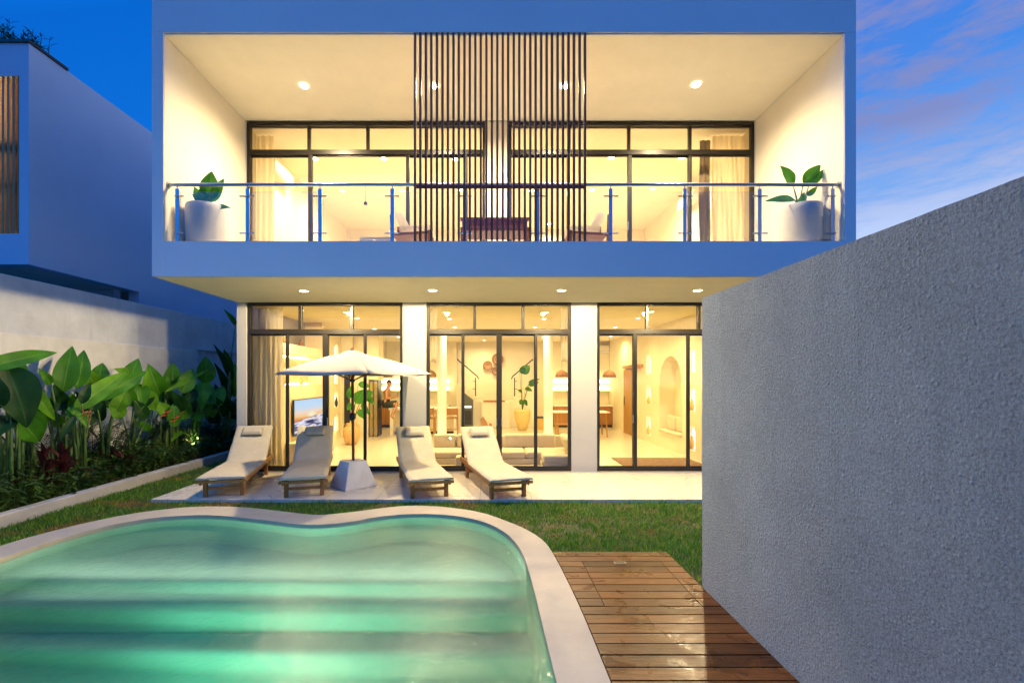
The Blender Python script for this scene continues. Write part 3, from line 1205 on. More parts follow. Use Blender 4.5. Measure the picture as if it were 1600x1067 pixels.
# ornaments in niches
def vase(x, y, z, h, r, m, lab, grp=None):
    b_ = MB().lathe((x, y, z), [(r * .55, 0), (r * .95, h * .25), (r, h * .5), (r * .55, h * .78), (r * .35, h * .88), (r * .5, h)], 16)
    o = b_.build('vase', m, None, smooth=True)
    tag(o, lab, 'vase', grp)
    return o


vase(-4.62, 14.2, 2.0, .001, .001, M_clayp, 'x', None) if False else None
vase(4.745, 13.74, .21, .26, .06, M_clayp, 'small tan vase in the lowest niche left of the arched alcove')
vase(4.745, 13.72, 1.12, .22, .06, M_clayp, 'small tan vase in the middle niche left of the arched alcove')
vase(4.745, 10.80, .21, .30, .07, M_clayp, 'tan vase in the lowest niche right of the arched alcove')
vase(4.745, 10.80, 1.12, .26, .07, M_clayp, 'tan vase in the middle niche right of the arched alcove')
vase(-4.745, 14.25, .99, .30, .05, M_black, 'dark knobbly ornament in a glowing niche beside the parasol pole')

# media wall (TV block) at x=-4.4
mw = MB()
xm = -4.40
for bx in ((-4.85, xm, 9.78, 12.1, .004, 1.71), (-4.85, xm, 9.78, 12.1, 2.40, 2.62), (-4.85, xm - .36, 9.78, 12.1, 1.71, 2.40), (-4.85, xm, 9.70, 9.78, .004, ZCI), (-4.85, xm, 12.1, 12.18, .004, ZCI)):
    mw.box(*bx)
mwo = mw.build('media_wall', M_clay, vi)
MB().box(xm - .34, xm - .02, 9.80, 12.08, 2.05, 2.08).build('wall_shelf', M_clay, mwo)
MB().box(xm - .36, xm - .34, 9.82, 12.05, 2.36, 2.39).build('led_strip', E_strip, mwo)
MB().box(xm - .355, xm - .34, 9.82, 12.05, 2.02, 2.045).build('led_strip', E_strip, mwo)
MB().box(xm - .355, xm - .34, 9.82, 12.05, 1.715, 1.73).build('led_strip', E_strip, mwo)
vase(-4.56, 10.15, 1.715, .24, .07, M_clayp, 'tan vase on the lower lit wall shelf above the television')
vase(-4.56, 11.15, 1.715, .16, .05, M_clayp, 'small tan vase on the lower lit shelf, nearer the thick door frame')
vase(-4.56, 10.15, 2.085, .20, .06, M_clayp, 'slim vase on the upper lit wall shelf above the television')
vase(-4.55, 10.25, 2.625, .22, .09, M_rattan, 'brown pot standing on top of the lit shelving')
vase(-4.55, 11.1, 2.625, .16, .05, M_rattan, 'small brown pot on top of the lit shelving, farther from the curtain')

# television with a sunset seascape on it
scrm = bpy.data.materials.new('tv_picture')
scrm.use_nodes = True
t = scrm.node_tree
t.nodes.clear()
uv = N(t, 'ShaderNodeUVMap')
sp = N(t, 'ShaderNodeSeparateXYZ')
t.links.new(uv.outputs[0], sp.inputs[0])
nz = N(t, 'ShaderNodeTexNoise')
nz.inputs['Scale'].default_value = 3.0
nz.inputs['Detail'].default_value = 6
mpn = N(t, 'ShaderNodeMapping')
mpn.inputs['Scale'].default_value = (1, 4.5, 1)
mpn.inputs['Rotation'].default_value = (0, 0, R(-14))
t.links.new(uv.outputs[0], mpn.inputs[0])
t.links.new(mpn.outputs[0], nz.inputs[0])
v = math_node(t, 'ADD', sp.outputs[1], math_node(t, 'MULTIPLY', math_node(t, 'SUBTRACT', nz.outputs[0], .5), .16))
skyr = ramp(t, v, [(.40, (.75, .25, .08)), (.50, (1, .62, .25)), (.62, (.95, .75, .60)), (.75, (.62, .78, .95)), (1, (.55, .75, .98))])
sea = ramp(t, nz.outputs[0], [(.36, (.05, .05, .12)), (.47, (.20, .17, .30)), (.52, (.75, .76, .92)), (.60, (.9, .9, 1)), (.68, (.55, .25, .10))])
sel = math_node(t, 'GREATER_THAN', math_node(t, 'ADD', sp.outputs[1], math_node(t, 'MULTIPLY', sp.outputs[0], -.14)), .36)
colr = mix_rgb(t, sel, sea, skyr)
dx = math_node(t, 'SUBTRACT', sp.outputs[0], .55)
dy = math_node(t, 'SUBTRACT', sp.outputs[1], .52)
d2 = math_node(t, 'ADD', math_node(t, 'MULTIPLY', dx, dx), math_node(t, 'MULTIPLY', math_node(t, 'MULTIPLY', dy, dy), 3.0))
sunf = ramp(t, d2, [(0.0, (1, 1, 1)), (.035, (0, 0, 0))])
colr = mix_rgb(t, sunf, colr, (1.0, .93, .65))
e = N(t, 'ShaderNodeEmission')
e.inputs[1].default_value = 1.0
t.links.new(colr, e.inputs[0])
o_ = N(t, 'ShaderNodeOutputMaterial')
t.links.new(e.outputs[0], o_.inputs[0])
tv = thing('television', 'flat television showing a sunset beach picture on the left wall', 'television', (xm + .06, 11.0, .6))
ty0, ty1, tz0, tz1 = 10.22, 12.02, .60, 1.37
MB().box(xm + .03, xm + .07, ty0 - .015, ty1 + .015, tz0 - .02, tz1 + .015).build('casing', M_black, tv, bevel=.004)
q = MB()
q.add([(xm + .073, ty0, tz0), (xm + .073, ty1, tz0), (xm + .073, ty1, tz1), (xm + .073, ty0, tz1)], [(0, 1, 2, 3)], [(0, 0), (1, 0), (1, 1), (0, 1)])
q.build('screen', scrm, tv)
q = MB()
q.bar((xm + .05, 10.5, .58), (xm + .16, 10.42, .47), .02, .02)
q.bar((xm + .05, 11.7, .58), (xm + .16, 11.78, .47), .02, .02)
q.build('stand', M_black, tv)
cab = thing('media_console', 'low cream console under the television', 'cabinet', (xm + .2, 11, 0))
MB().box(xm + .002, xm + .38, 9.9, 12.1, .08, .46).build('carcass', M_clay, cab, bevel=.008)
MB().box(xm + .002, xm + .34, 9.95, 12.05, .004, .08).build('plinth', M_clay, cab)

# big clay jar with monstera, by the parasol
jar = thing('potted_monstera', 'monstera plant in a round two handled terracotta jar behind the parasol pole', 'plant', (-3.88, 13.0, 0))
jx, jy = (549.5 - VX) * 13.0 / F, 13.0
MB().lathe((jx, jy, .004), [(.12, 0), (.18, .08), (.235, .25), (.24, .38), (.19, .50), (.13, .56), (.15, .60), (.13, .60), (.11, .56)], 24).build('jar', M_clayp, jar, smooth=True)
for s_ in (-1, 1):
    MB().tube([(jx + s_ * .14, jy - .02, .56), (jx + s_ * .21, jy - .02, .57), (jx + s_ * .22, jy - .02, .48)], .012, 6).build('handle', M_clayp, jar, smooth=True)


def plant_leaves(par, base, Y, specs, m=None, nm='leaf', fold=.15):
    for (ax_, ay_, bx_, by_, w_) in specs:
        p0, p1 = at(ax_, ay_, Y + random.uniform(-.15, .1)), at(bx_, by_, Y + random.uniform(-.2, .2))
        b_ = MB()
        b_.leaf(p0, p1, w_ * Y / F, Vector((random.uniform(-.3, .3), -1, random.uniform(.1, .6))), sag=.06, fold=fold, rip=.02)
        b_.build(nm, m or M_pleaf, par, smooth=True)
        s2 = MB().tube([base, Vector(base).lerp(p0, .5) + Vector((0, 0, .05)), p0], [.012, .009, .006], 6)
        s2.build('stem', M_stem, par, smooth=True)


plant_leaves(jar, (jx, jy, .55), 13.0, [(556, 630, 570, 608, 22), (545, 622, 552, 600, 12), (566, 622, 583, 612, 20), (570, 612, 584, 632, 12), (560, 640, 572, 655, 12), (553, 632, 542, 640, 14), (560, 600, 578, 604, 12), (566, 630, 577, 648, 10)])

# two white columns
for px in (690.5, 856.5):
    x = (px - VX) * 13.5 / F
    MB().lathe((x, 13.5, .004), [(.135, 0), (.135, ZCI)], 28).build('column', M_ivory, vi, smooth=True, angle=40)

# stairs: back wall, parapets, treads, handrails
st = MB()
YS = 17.4
ps = lambda px, py, Y=YS: at(px, py, Y)
vbox('stair_wall', M_inner, (-1.3, 1.85, 18.5, 18.6, .004, ZCI))
# raised wall block with bench (centre)
cb_ = MB()
xa, xb = (752 - VX) * YS / F, (797 - VX) * YS / F
cb_.box(xa, xb, YS, YS + .6, .004, H - (627 - VY) * YS / F)
cb_.build('landing_wall', M_inner, vi, bevel=.02)
for k in range(7):
    x0 = (740 - VX) * YS / F
    z = .18 * (k + 1)
    st.box(xa, xb, YS + .6 + .0, YS + 1.05, z - .18 + .004, z) if False else None
# flights rising outward left and right
fl = MB()
for s_, xs in ((-1, (752 - VX) * YS / F), (1, (797 - VX) * YS / F)):
    for k in range(6):
        x0 = xs + s_ * k * .16
        x1 = xs + s_ * (k + 1) * .16
        z1 = 1.02 + .13 * k
        fl.box(min(x0, x1), max(x0, x1), YS + .25, YS + 1.0, .004, z1)
fl.build('stair_flight', M_inner, vi, bevel=.01)
for mir in (0, 1):
    f_ = (lambda px: px) if not mir else (lambda px: 1547 - px)
    a, b2, c2 = ps(f_(714), 561), ps(f_(746), 588), ps(f_(748), 592)
    h_ = MB().tube([a, b2, c2], .022, 8)
    p_ = ps(f_(743), 590)
    p2 = ps(f_(743), 619)
    h_.tube([p_, p2], .02, 8)
    for py in (596, 608):
        e1 = ps(f_(743), py)
        h_.tube([e1, e1 + Vector((-.1 if not mir else .1, 0, .01))], .012, 6)
    h_.build('stair_handrail', M_black, vi, smooth=True)
MB().box((755 - VX) * YS / F, (789 - VX) * YS / F, YS - .05, YS + .3, .99, 1.03).build('stair_tread', M_kitch, vi)

# dark oven tower below the stair
ot = thing('wine_cooler', 'dark slanted cabinet with a glass fronted cooler under the stairs', 'cabinet', ((732 - VX) * 17 / F, 17, 0))
Yo = 17.0
pp = [(725, 614), (739, 625), (739, 667.5), (725, 667.5)]
pv = [at(x, y, Yo) for x, y in pp]
MB().prism(pv, (0, .35, 0)).build('body', mat('cooler_grey', (.10, .105, .08), .35), ot)
b_ = MB()
qa, qb = at(726, 634, Yo - .012), at(736.5, 637, Yo)
b_.box(qa.x, qb.x, Yo - .012, Yo - .002, qb.z, qa.z)
b_.build('lit_panel', emis('cooler_light', (1, .95, .8), 2.0), ot)
qa, qb = at(726.5, 641, Yo), at(737, 663, Yo)
MB().box(qa.x, qb.x, Yo - .014, Yo - .002, qb.z, qa.z).build('door', M_black, ot)

# woven wall baskets
for i, (px, py, r, lab) in enumerate(((762, 571, 7.3, 'round woven wall basket hanging lowest to the left of the group'), (777.5, 561.5, 9.2, 'largest round woven basket at the top of the wall group'), (775, 580, 6.5, 'small woven basket hanging half behind the thick door frame'))):
    c_ = at(px, py, 18.44)
    r_ = r * 18.44 / F
    b_ = MB()
    n = 24
    prof = [(.02, .02), (.25, .03), (.3, .045), (.55, .03), (.6, .045), (.85, .03), (1.0, 0.06), (1.0, .04)]
    vs = []
    for q_, h_ in prof:
        for k in range(n):
            a = 2 * PI * k / n
            vs.append((c_.x + q_ * r_ * math.cos(a), c_.y - h_, c_.z + q_ * r_ * math.sin(a)))
    fs = [(i2 * n + k, i2 * n + (k + 1) % n, (i2 + 1) * n + (k + 1) % n, (i2 + 1) * n + k) for i2 in range(len(prof) - 1) for k in range(n)]
    mi = []
    b_.add(vs, fs)
    b_.mi = [1 if (j // n) in (1, 3) else 0 for j in range(len(fs))]
    o = b_.build('wall_basket', [M_rattan, M_sofa], None, smooth=True)
    tag(o, lab, 'basket', 'woven baskets on the stair wall')

# kitchen: counters, backsplash, glowing shelves
YK = 17.6


def kx(px):
    return (px - VX) * YK / F


vbox('kitchen_wall', M_innerw, (-4.72, kx(712), YK + .62, YK + .7, .004, ZCI), (kx(842), 4.70, YK + .62, YK + .7, .004, ZCI))
for nm, xa, xb, lab in (('a', kx(592), kx(700), 'long wooden kitchen counter on the back wall behind the seated man'), ('b', kx(866), kx(970), 'wooden kitchen counter along the back wall right of the columns')):
    k_ = thing('kitchen_counter', lab, 'counter', ((xa + xb) / 2, YK, 0))
    MB().box(xa, xb, YK, YK + .6, .10, .80).build('carcass', M_kitch, k_)
    MB().box(xa, xb, YK + .04, YK + .6, .004, .10).build('plinth', M_black, k_)
    MB().box(xa - .02, xb + .02, YK - .03, YK + .6, .80, .84).build('countertop', M_ivory, k_, bevel=.005)
    n = int((xb - xa) / .5)
    for j in range(n):
        w_ = (xb - xa) / n
        MB().box(xa + j * w_ + .008, xa + (j + 1) * w_ - .008, YK - .018, YK, .12, .78).build('door', M_kitch, k_, bevel=.004)
    sh = thing('lit_wall_shelf', 'pair of glowing shelves above the ' + ('left' if nm == 'a' else 'right') + ' kitchen counter', 'shelf', ((xa + xb) / 2, YK + .5, 1.4))
    xb2 = min(xb, kx(962)) if nm == 'b' else xb
    for z in (1.36, 1.66):
        MB().box(xa, xb2, YK + .36, YK + .61, z, z + .04).build('board', M_ivory, sh)
    for z in (1.42, 1.70):
        MB().box(xa, xb2, YK + .45, YK + .60, z, z + .12).build('light_strip', emis('shelf_glow', (1, .85, .45), 7) if 'shelf_glow' not in MATS else MATS['shelf_glow'], sh)
    for z0_, nn in ((1.40, 5), (1.70, 5)):
        pass
for i, (px, lab) in enumerate(((672, 'left of the round column'), (878, 'right of the right column'), (603, 'behind the seated man'), (952, 'over the counter by the wooden door'))):
    c_ = at(px, 583, 16.6)
    pl = thing('pendant_lamp', 'round rattan pendant lamp ' + lab, 'lamp', (c_.x, c_.y, ZCI), group='rattan pendant lamps over the kitchen')
    MB().lathe((c_.x, c_.y, c_.z - .15), [(.24, 0), (.235, .08), (.18, .18), (.08, .24), (.02, .26)], 20, False).build('shade', M_rattan, pl, smooth=True, solid=.01)
    MB().tube([(c_.x, c_.y, c_.z + .1), (c_.x, c_.y, ZCI)], .006, 6).build('cord', M_black, pl)

# fridge (dark glass doors)
fx0, fx1 = (575 - VX) * 14.6 / F, (592 - VX) * 14.9 / F
fr = thing('glass_cabinet', 'tall dark framed cabinet with two ribbed glass doors by the kitchen', 'cabinet', (fx0, 14.8, 0))
MB().box(fx0, fx1, 14.75, 15.3, .004, 1.80).build('carcass', M_black, fr)
M_ribg = mat('ribbed_glass', (.42, .36, .18), .2, .6, var=.3, vscale=8, stretch=(4, 1, .3))
for j in range(2):
    w_ = (fx1 - fx0) / 2
    MB().box(fx0 + j * w_ + .015, fx0 + (j + 1) * w_ - .015, 14.735, 14.749, .03, 1.77).build('door', M_ribg, fr)
vbox('kitchen_partition', M_innerw, (-4.35, fx1 + .03, 14.75, 15.4, 1.83, ZCI), (-4.35, fx0 - .02, 14.72, 15.3, .004, 1.83))
# dark framed doorway on far left wall
MB().box(-4.60, -4.42, 14.57, 14.60, .004, 2.15).build('inner_door', M_frame, vi)

# island with stools
YI = 15.2
ix0, ix1 = (610 - VX) * YI / F, (714 - VX) * YI / F
isl = thing('kitchen_island', 'long white topped kitchen island that the man sits on', 'island', ((ix0 + ix1) / 2, YI, 0))
MB().box(ix0 - .03, ix1 + .03, YI - .12, YI + .62, .84, .90).build('worktop', M_ivory, isl, bevel=.006)
MB().box(ix0, ix0 + .10, YI - .08, YI + .58, .004, .84).build('end_panel', M_ivory, isl)
MB().box(ix1 - .10, ix1, YI - .08, YI + .58, .004, .84).build('end_panel', M_ivory, isl)
MB().box(ix0 + .10, ix1 - .10, YI + .25, YI + .56, .10, .84).build('carcass', M_clay, isl)
MB().box(ix0 + .12, ix1 - .12, YI + .28, YI + .53, .004, .10).build('plinth', M_black, isl)


def stool(x, y, rz, lab):
    s_ = thing('bar_stool', lab, 'stool', (0, 0, 0), group='wooden bar stools at the island')
    MB().box(-.20, .20, -.19, .19, .60, .64).build('seat', M_rattan, s_, bevel=.01)
    for i, j in ((-1, -1), (1, -1), (-1, 1), (1, 1)):
        top = .95 if j < 0 else .60
        MB().bar((i * .19, j * .18, 0.004), (i * .17, j * .17, top), .035, .035).build('leg', M_doorw, s_)
    MB().box(-.19, .19, -.185, -.155, .72, .93).build('backrest', M_rattan, s_, bevel=.008)
    q_ = MB()
    for j in (-1, 1):
        q_.bar((-.18, j * .175, .25), (.18, j * .175, .25), .02, .02)
        q_.bar((j * .18, -.175, .32), (j * .18, .175, .32), .02, .02)
    q_.build('footrest', M_doorw, s_)
    s_.location = (x, y, 0)
    s_.rotation_euler = (0, 0, rz)


stool((670 - VX) * 14.6 / F, 14.6, 0, 'wooden bar stool left of the left round column')
stool((706 - VX) * 14.6 / F, 14.6, R(6), 'wooden bar stool right of the left round column')

# dining table + chair, right
tb_ = thing('dining_table', 'narrow light topped table with slim wooden legs by the right kitchen counter', 'table', (2.9, 14.8, 0))
tx0, tx1 = (864 - VX) * 14.8 / F, (951 - VX) * 14.8 / F
MB().box(tx0, tx1, 14.6, 15.4, .77, .80).build('tabletop', M_ivory, tb_, bevel=.005)
for x in (tx0 + .12, tx1 - .12):
    for y in (14.66, 15.32):
        MB().bar((x + .04, y, .004), (x, y, .77), .035, .035).build('leg', M_doorw, tb_)
stc = thing('dining_chair', 'wooden dining chair tucked at the light topped table', 'chair', (0, 0, 0))
cxx, cyy = (880 - VX) * 14.2 / F, 14.2
MB().box(cxx - .21, cxx + .21, cyy - .2, cyy + .2, .44, .47).build('seat', M_rattan, stc, bevel=.008)
for i, j in ((-1, -1), (1, -1), (-1, 1), (1, 1)):
    MB().bar((cxx + i * .20, cyy + j * .19, .004), (cxx + i * .19, cyy + j * .18, .44), .03, .03).build('leg', M_doorw, stc)

# potted fiddle-leaf by the stairs
fp = thing('potted_fig', 'leggy large leaved plant in a ribbed straw coloured pot by the stairs', 'plant', ((816 - VX) * 16.6 / F, 16.6, 0))
bx_, by_ = (816 - VX) * 16.6 / F, 16.6
prof = [(.15, 0)]
for k in range(14):
    u = (k + 1) / 14
    rr = .15 + .14 * math.sin(min(1, u * 1.15) * PI * .55) - (.06 if u > .93 else 0)
    prof.append((rr + (.008 if k % 2 else -.004), .76 * u))
prof.append((.20, .72))
MB().lathe((bx_, by_, .004), prof, 24).build('pot', mat('straw_pot', (.70, .52, .20), .8, var=.1, vscale=20), fp, smooth=True)
plant_leaves(fp, (bx_, by_, .7), 16.6, [(815, 583, 828, 571, 16), (812, 580, 822, 577, 11), (826, 602, 842, 597, 9), (826, 597, 844, 592, 5), (816, 612, 808, 609, 5), (817, 625, 812, 632, 9), (818, 625, 824, 634, 8), (821, 606, 832, 611, 7)], m=leafmat('fig_leaf', (.03, .11, .012), (.06, .18, .02), veins=12))
# yellow bin with a dark lid
bn = thing('storage_bin', 'yellow bin with a dark lid beside the right column', 'bin', ((844 - VX) * 16.8 / F, 16.8, 0))
MB().box((838.5 - VX) * 16.8 / F, (850 - VX) * 16.8 / F, 16.8, 17.1, .004, .42).build('body', mat('bin_yellow', (.62, .40, .08), .6), bn, bevel=.01)
MB().box((838 - VX) * 16.8 / F, (850.5 - VX) * 16.8 / F, 16.78, 17.12, .42, .47).build('lid', M_black, bn, bevel=.008)

# sofa: low L shape
sf = thing('corner_sofa', 'low cream U shaped sofa with loose cushions behind the middle doors', 'sofa', (.1, 10.5, 0))
sx0, sx1 = (675 - VX) * 10.6 / F, (890 - VX) * 10.6 / F


def cushion(name, par, x0, x1, y0, y1, z0, z1, m=M_sofa, M=None, bev=.05):
    return MB().box(x0, x1, y0, y1, z0, z1, M).build(name, m, par, bevel=bev, seg=4, smooth=True)


cushion('base', sf, sx0, sx1, 9.95, 10.95, .006, .12, bev=.01)
cushion('base', sf, sx1 - .75, sx1, 9.55, 9.945, .006, .12, bev=.01)
nseat = 3
for k in range(nseat):
    w_ = (sx1 - sx0) / nseat
    cushion('seat_cushion', sf, sx0 + k * w_ + .005, sx0 + (k + 1) * w_ - .005, 9.97, 10.72, .12, .27)
cushion('seat_cushion', sf, sx1 - .74, sx1 - .005, 9.50, 9.96, .12, .27)
for px0, px1 in ((677, 712), (714, 760), (787, 835), (836, 868)):
    cushion('back_cushion', sf, (px0 - VX) * 10.7 / F, (px1 - VX) * 10.7 / F, 10.66, 10.86, .26, .57, M=None)
cushion('backrest', sf, sx0, sx1, 10.87, 11.0, .006, .52, bev=.03)
for k, (yy_, rx) in enumerate(((9.75, 18), (10.25, 14))):
    Mx = Matrix.Translation((sx1 - .12, yy_, .44)) @ Matrix.Rotation(R(-24), 4, 'Y') @ Matrix.Rotation(R(rx - 12), 4, 'Z')
    cushion('side_cushion', sf, -.08, .08, -.24, .24, -.18, .19, M=Mx)
ot2 = thing('ottoman', 'small cream upholstered ottoman in front of the sofa', 'ottoman', (-.4, 9.8, 0))
cushion('cushion', ot2, (713 - VX) * 9.85 / F, (760 - VX) * 9.85 / F, 9.62, 9.92, .02, .22, bev=.03)

# rattan leaf shaped chair
rc = thing('rattan_chair', 'leaf shaped brown rattan chair back rising behind the lounger', 'chair', ((762 - VX) * 12 / F, 12, 0))
Yq = 12.0
for nm, pts in (('backrest', [(751, 655), (754.5, 651.5), (759, 658), (763, 665), (770, 672), (773, 684), (757, 684), (753, 672)]), ('seat', [(764, 663), (767, 662), (772, 672), (775, 684), (768, 686), (765, 674)])):
    b_ = MB().prism([at(x, y, Yq if nm == 'backrest' else Yq - .15) for x, y in pts], (0, .05, 0))
    b_.build(nm, M_rattan, rc, bevel=.01)
q_ = MB()
for px in (756, 770):
    p_ = at(px, 683, Yq + .02)
    q_.bar((p_.x, p_.y, .004), p_, .03, .03)
q_.build('leg_frame', M_doorw, rc)

# right room: wooden door, air conditioner, rug, alcove seat
wd = thing('wooden_door', 'light wooden inner door standing in the right wall', 'door', (4.68, 16, 0))
y0_, y1_ = 4.66 * F / (989 - VX), 4.66 * F / (976 - VX)
MB().box(4.62, 4.698, y0_, y1_, .004, 2.16).build('leaf', M_doorw, wd, bevel=.004)
MB().box(4.60, 4.62, y1_ - .12, y1_ - .08, .95, 1.25).build('handle', M_black, wd)
MB().box(4.60, 4.698, y0_ - .9, y1_ + .05, 2.20, 2.30).build('sliding_rail', M_doorw, wd)


def aircon(c_, w_, d_, h_, axis, lab):
    a_ = thing('air_conditioner', lab, 'air conditioner', c_)
    x, y, z = c_
    if axis == 'x':
        MB().box(x, x + d_, y - w_ / 2, y + w_ / 2, z, z + h_).build('casing', M_ivory, a_, bevel=.03, seg=3)
        q_ = MB().box(x + d_ * .98, x + d_ + .004, y - w_ * .45, y + w_ * .45, z + .04, z + .065)
    else:
        MB().box(x - w_ / 2, x + w_ / 2, y - d_, y, z, z + h_).build('casing', M_ivory, a_, bevel=.03, seg=3)
        q_ = MB().box(x - w_ * .45, x + w_ * .45, y - d_ - .004, y - d_ * .98, z + .04, z + .065)
    q_.build('air_outlet', M_conc, a_)


aircon(((971 - VX) * 16 / F, 18.2, 2.88), .85, .22, .28, 'y', 'white air conditioner high in the ground floor room by the wooden door')
aircon((OL + .055, 10.35, 6.30), .95, .22, .30, 'x', 'white air conditioner high on the upstairs left wall')
aircon((OR - .275, 11.9, 6.30), .95, .22, .30, 'x', 'white air conditioner high on the upstairs right wall')
rg = MB().box((958 - VX) * 10.6 / F, 4.6, 9.75, 10.75, .005, .018).build('rug', mat('rug_brown', (.17, .085, .03), .95, col2=(.28, .16, .06), vscale=14), None)
tag(rg, 'brown rug on the floor behind the right hand glass doors', 'rug')
al = thing('alcove_cushions', 'cream seat pad and cushions in the arched wall alcove', 'cushions', (4.85, 12, .42))
cushion('seat_pad', al, 4.64, 4.99, 11.28, 12.72, .425, .50, m=M_sofa, bev=.025)
cushion('back_cushion', al, 4.80, 4.94, 11.36, 11.90, .50, .88, m=M_sofa)
cushion('back_cushion', al, 4.80, 4.94, 11.96, 12.50, .50, .88, m=M_sofa)

# ================================================================== UPSTAIRS BITS + BALCONY FURNITURE
ZF = ZB + .001
bn_ = thing('balcony_bench', 'reddish wooden bench seen through the slat screen on the balcony', 'bench', ((773 - VX) * 7.9 / F, 7.9, ZF))
bx0, bx1 = (722 - VX) * 7.9 / F, (824 - VX) * 7.9 / F
zt = H + (VY - 340) * 7.9 / F
MB().box(bx0, bx1, 7.9, 7.94, ZF + .40, zt - .05).build('backrest', M_redwood, bn_)
MB().box(bx0 - .03, bx1 + .03, 7.88, 7.97, zt - .05, zt).build('top_rail', M_redwood, bn_, bevel=.008)
MB().box(bx0, bx1, 7.45, 7.95, ZF + .34, ZF + .40).build('seat', M_redwood, bn_, bevel=.008)
for x in (bx0 + .03, bx1 - .03):
    for y in (7.5, 7.9):
        MB().box(x - .03, x + .03, y - .03, y + .03, ZF, ZF + .34).build('leg', M_redwood, bn_)
for s_, pxp, lab in ((1, 619, 'balcony armchair with white cushions left of the bench'), (-1, 942, 'balcony armchair with white cushions right of the bench')):
    ch = thing('balcony_armchair', lab, 'armchair', ((pxp - VX) * 7.8 / F, 7.8, ZF), group='armchairs on the balcony')
    x = (pxp - VX) * 7.8 / F
    zt2 = H + (VY - 346) * 7.8 / F
    for y in (7.5, 8.1):
        MB().bar((x, y, ZF), (x - s_ * .02, y, zt2), .04, .04).build('back_post', M_redwood, ch)
        MB().bar((x + s_ * .60, y, ZF), (x + s_ * .60, y, ZF + .36), .04, .04).build('leg', M_redwood, ch)
    MB().bar((x, 7.8, ZF + .30), (x + s_ * .62, 7.8, ZF + .34), .58, .04).build('seat_frame', M_redwood, ch)
    Mx = Matrix.Translation((x + s_ * .16, 7.8, ZF + .50)) @ Matrix.Rotation(R(s_ * -28), 4, 'Y')
    cushion('back_cushion', ch, -.07, .07, -.28, .28, -.13, .20, m=M_curt, M=Mx)
    cushion('seat_cushion', ch, min(x + s_ * .1, x + s_ * .64), max(x + s_ * .1, x + s_ * .64), 7.52, 8.08, ZF + .34, ZF + .46, m=M_curt)


def balcony_pot(px, lab, leaves, mirror=False):
    Y = 7.45
    x = (px - VX) * Y / F
    p_ = thing('potted_plant', lab, 'plant', (x, Y, ZF))
    prof = [(.27, 0), (.295, .06), (.305, .3), (.31, .62), (.305, .70), (.295, .715), (.275, .70), (.27, .62)]
    MB().lathe((x, Y, ZF), prof, 36).build('pot', M_potc, p_, smooth=True, angle=50)
    MB().lathe((x, Y, ZF + .60), [(.27, 0), (.272, .02)], 24).build('soil', M_soil, p_)
    for (ax_, ay_, bx2, by2, w_, nx) in leaves:
        p0, p1 = at(ax_, ay_, Y - .05), at(bx2, by2, Y - .12)
        MB().leaf(p0, p1, w_ * 1.25 * Y / F, Vector((nx, -1, .3)), sag=.05, fold=.22, n=12, m=3, rip=.015, seed=bx2).build('leaf', M_pleaf, p_, smooth=True)
        base = Vector((x + random.uniform(-.03, .03), Y, ZF + .6))
        MB().tube([base, base.lerp(p0, .55) + Vector((0, 0, .02)), p0], [.018, .013, .008], 8).build('stem', M_stem, p_, smooth=True)


balcony_pot(324, 'white cement pot with glossy green leaves at the left end of the balcony',
            [(328, 312, 331, 268, 24, .3), (322, 322, 303, 292, 15, -.3), (323, 322, 316, 290, 18, 0), (322, 325, 300, 303, 8, -.5), (332, 325, 361, 325, 9, .1), (330, 315, 350, 279, 13, .8), (324, 328, 326, 302, 14, .2)])
balcony_pot(1250, 'white cement pot with long pointed leaves at the right end of the balcony',
            [(1239, 290, 1219, 259, 16, -.2), (1255, 286, 1282, 258, 17, .2), (1264, 290, 1292, 262, 10, .5), (1241, 312, 1195, 315, 11, 0), (1261, 306, 1277, 292, 8, .4), (1247, 322, 1257, 300, 9, .1), (1244, 326, 1234, 328, 7, 0)])
# pendant upstairs and a white dresser rail glimpsed
pd = thing('pendant_lamp', 'small dark pendant hanging in the upstairs left bedroom', 'lamp', ((571 - VX) * 12 / F, 12, 6.9))
c_ = at(571, 318, 12)
MB().lathe((c_.x, c_.y, c_.z - .03), [(.05, 0), (.045, .05), (.01, .08)], 14).build('shade', M_black, pd, smooth=True)
MB().tube([(c_.x, c_.y, c_.z + .04), (c_.x, c_.y, 6.9)], .004, 6).build('cord', M_black, pd)
hb = thing('headboard_rail', 'low white railing glimpsed in the upstairs left bedroom', 'railing', ((588 - VX) * 9.9 / F, 9.9, ZF))
hx0, hx1, hz = (562 - VX) * 9.9 / F, (612 - VX) * 9.9 / F, H + (VY - 371) * 9.9 / F
MB().box(hx0, hx1, 9.88, 9.94, hz - .05, hz).build('top_rail', M_ivory, hb)
for k in range(12):
    x = hx0 + .35 + (hx1 - hx0 - .37) * k / 11
    MB().box(x - .012, x + .012, 9.895, 9.925, ZF + .012, hz - .05).build('spindle', M_ivory, hb)
MB().box(hx0, hx0 + .3, 9.89, 9.93, ZF + .012, hz - .05).build('panel', M_ivory, hb)

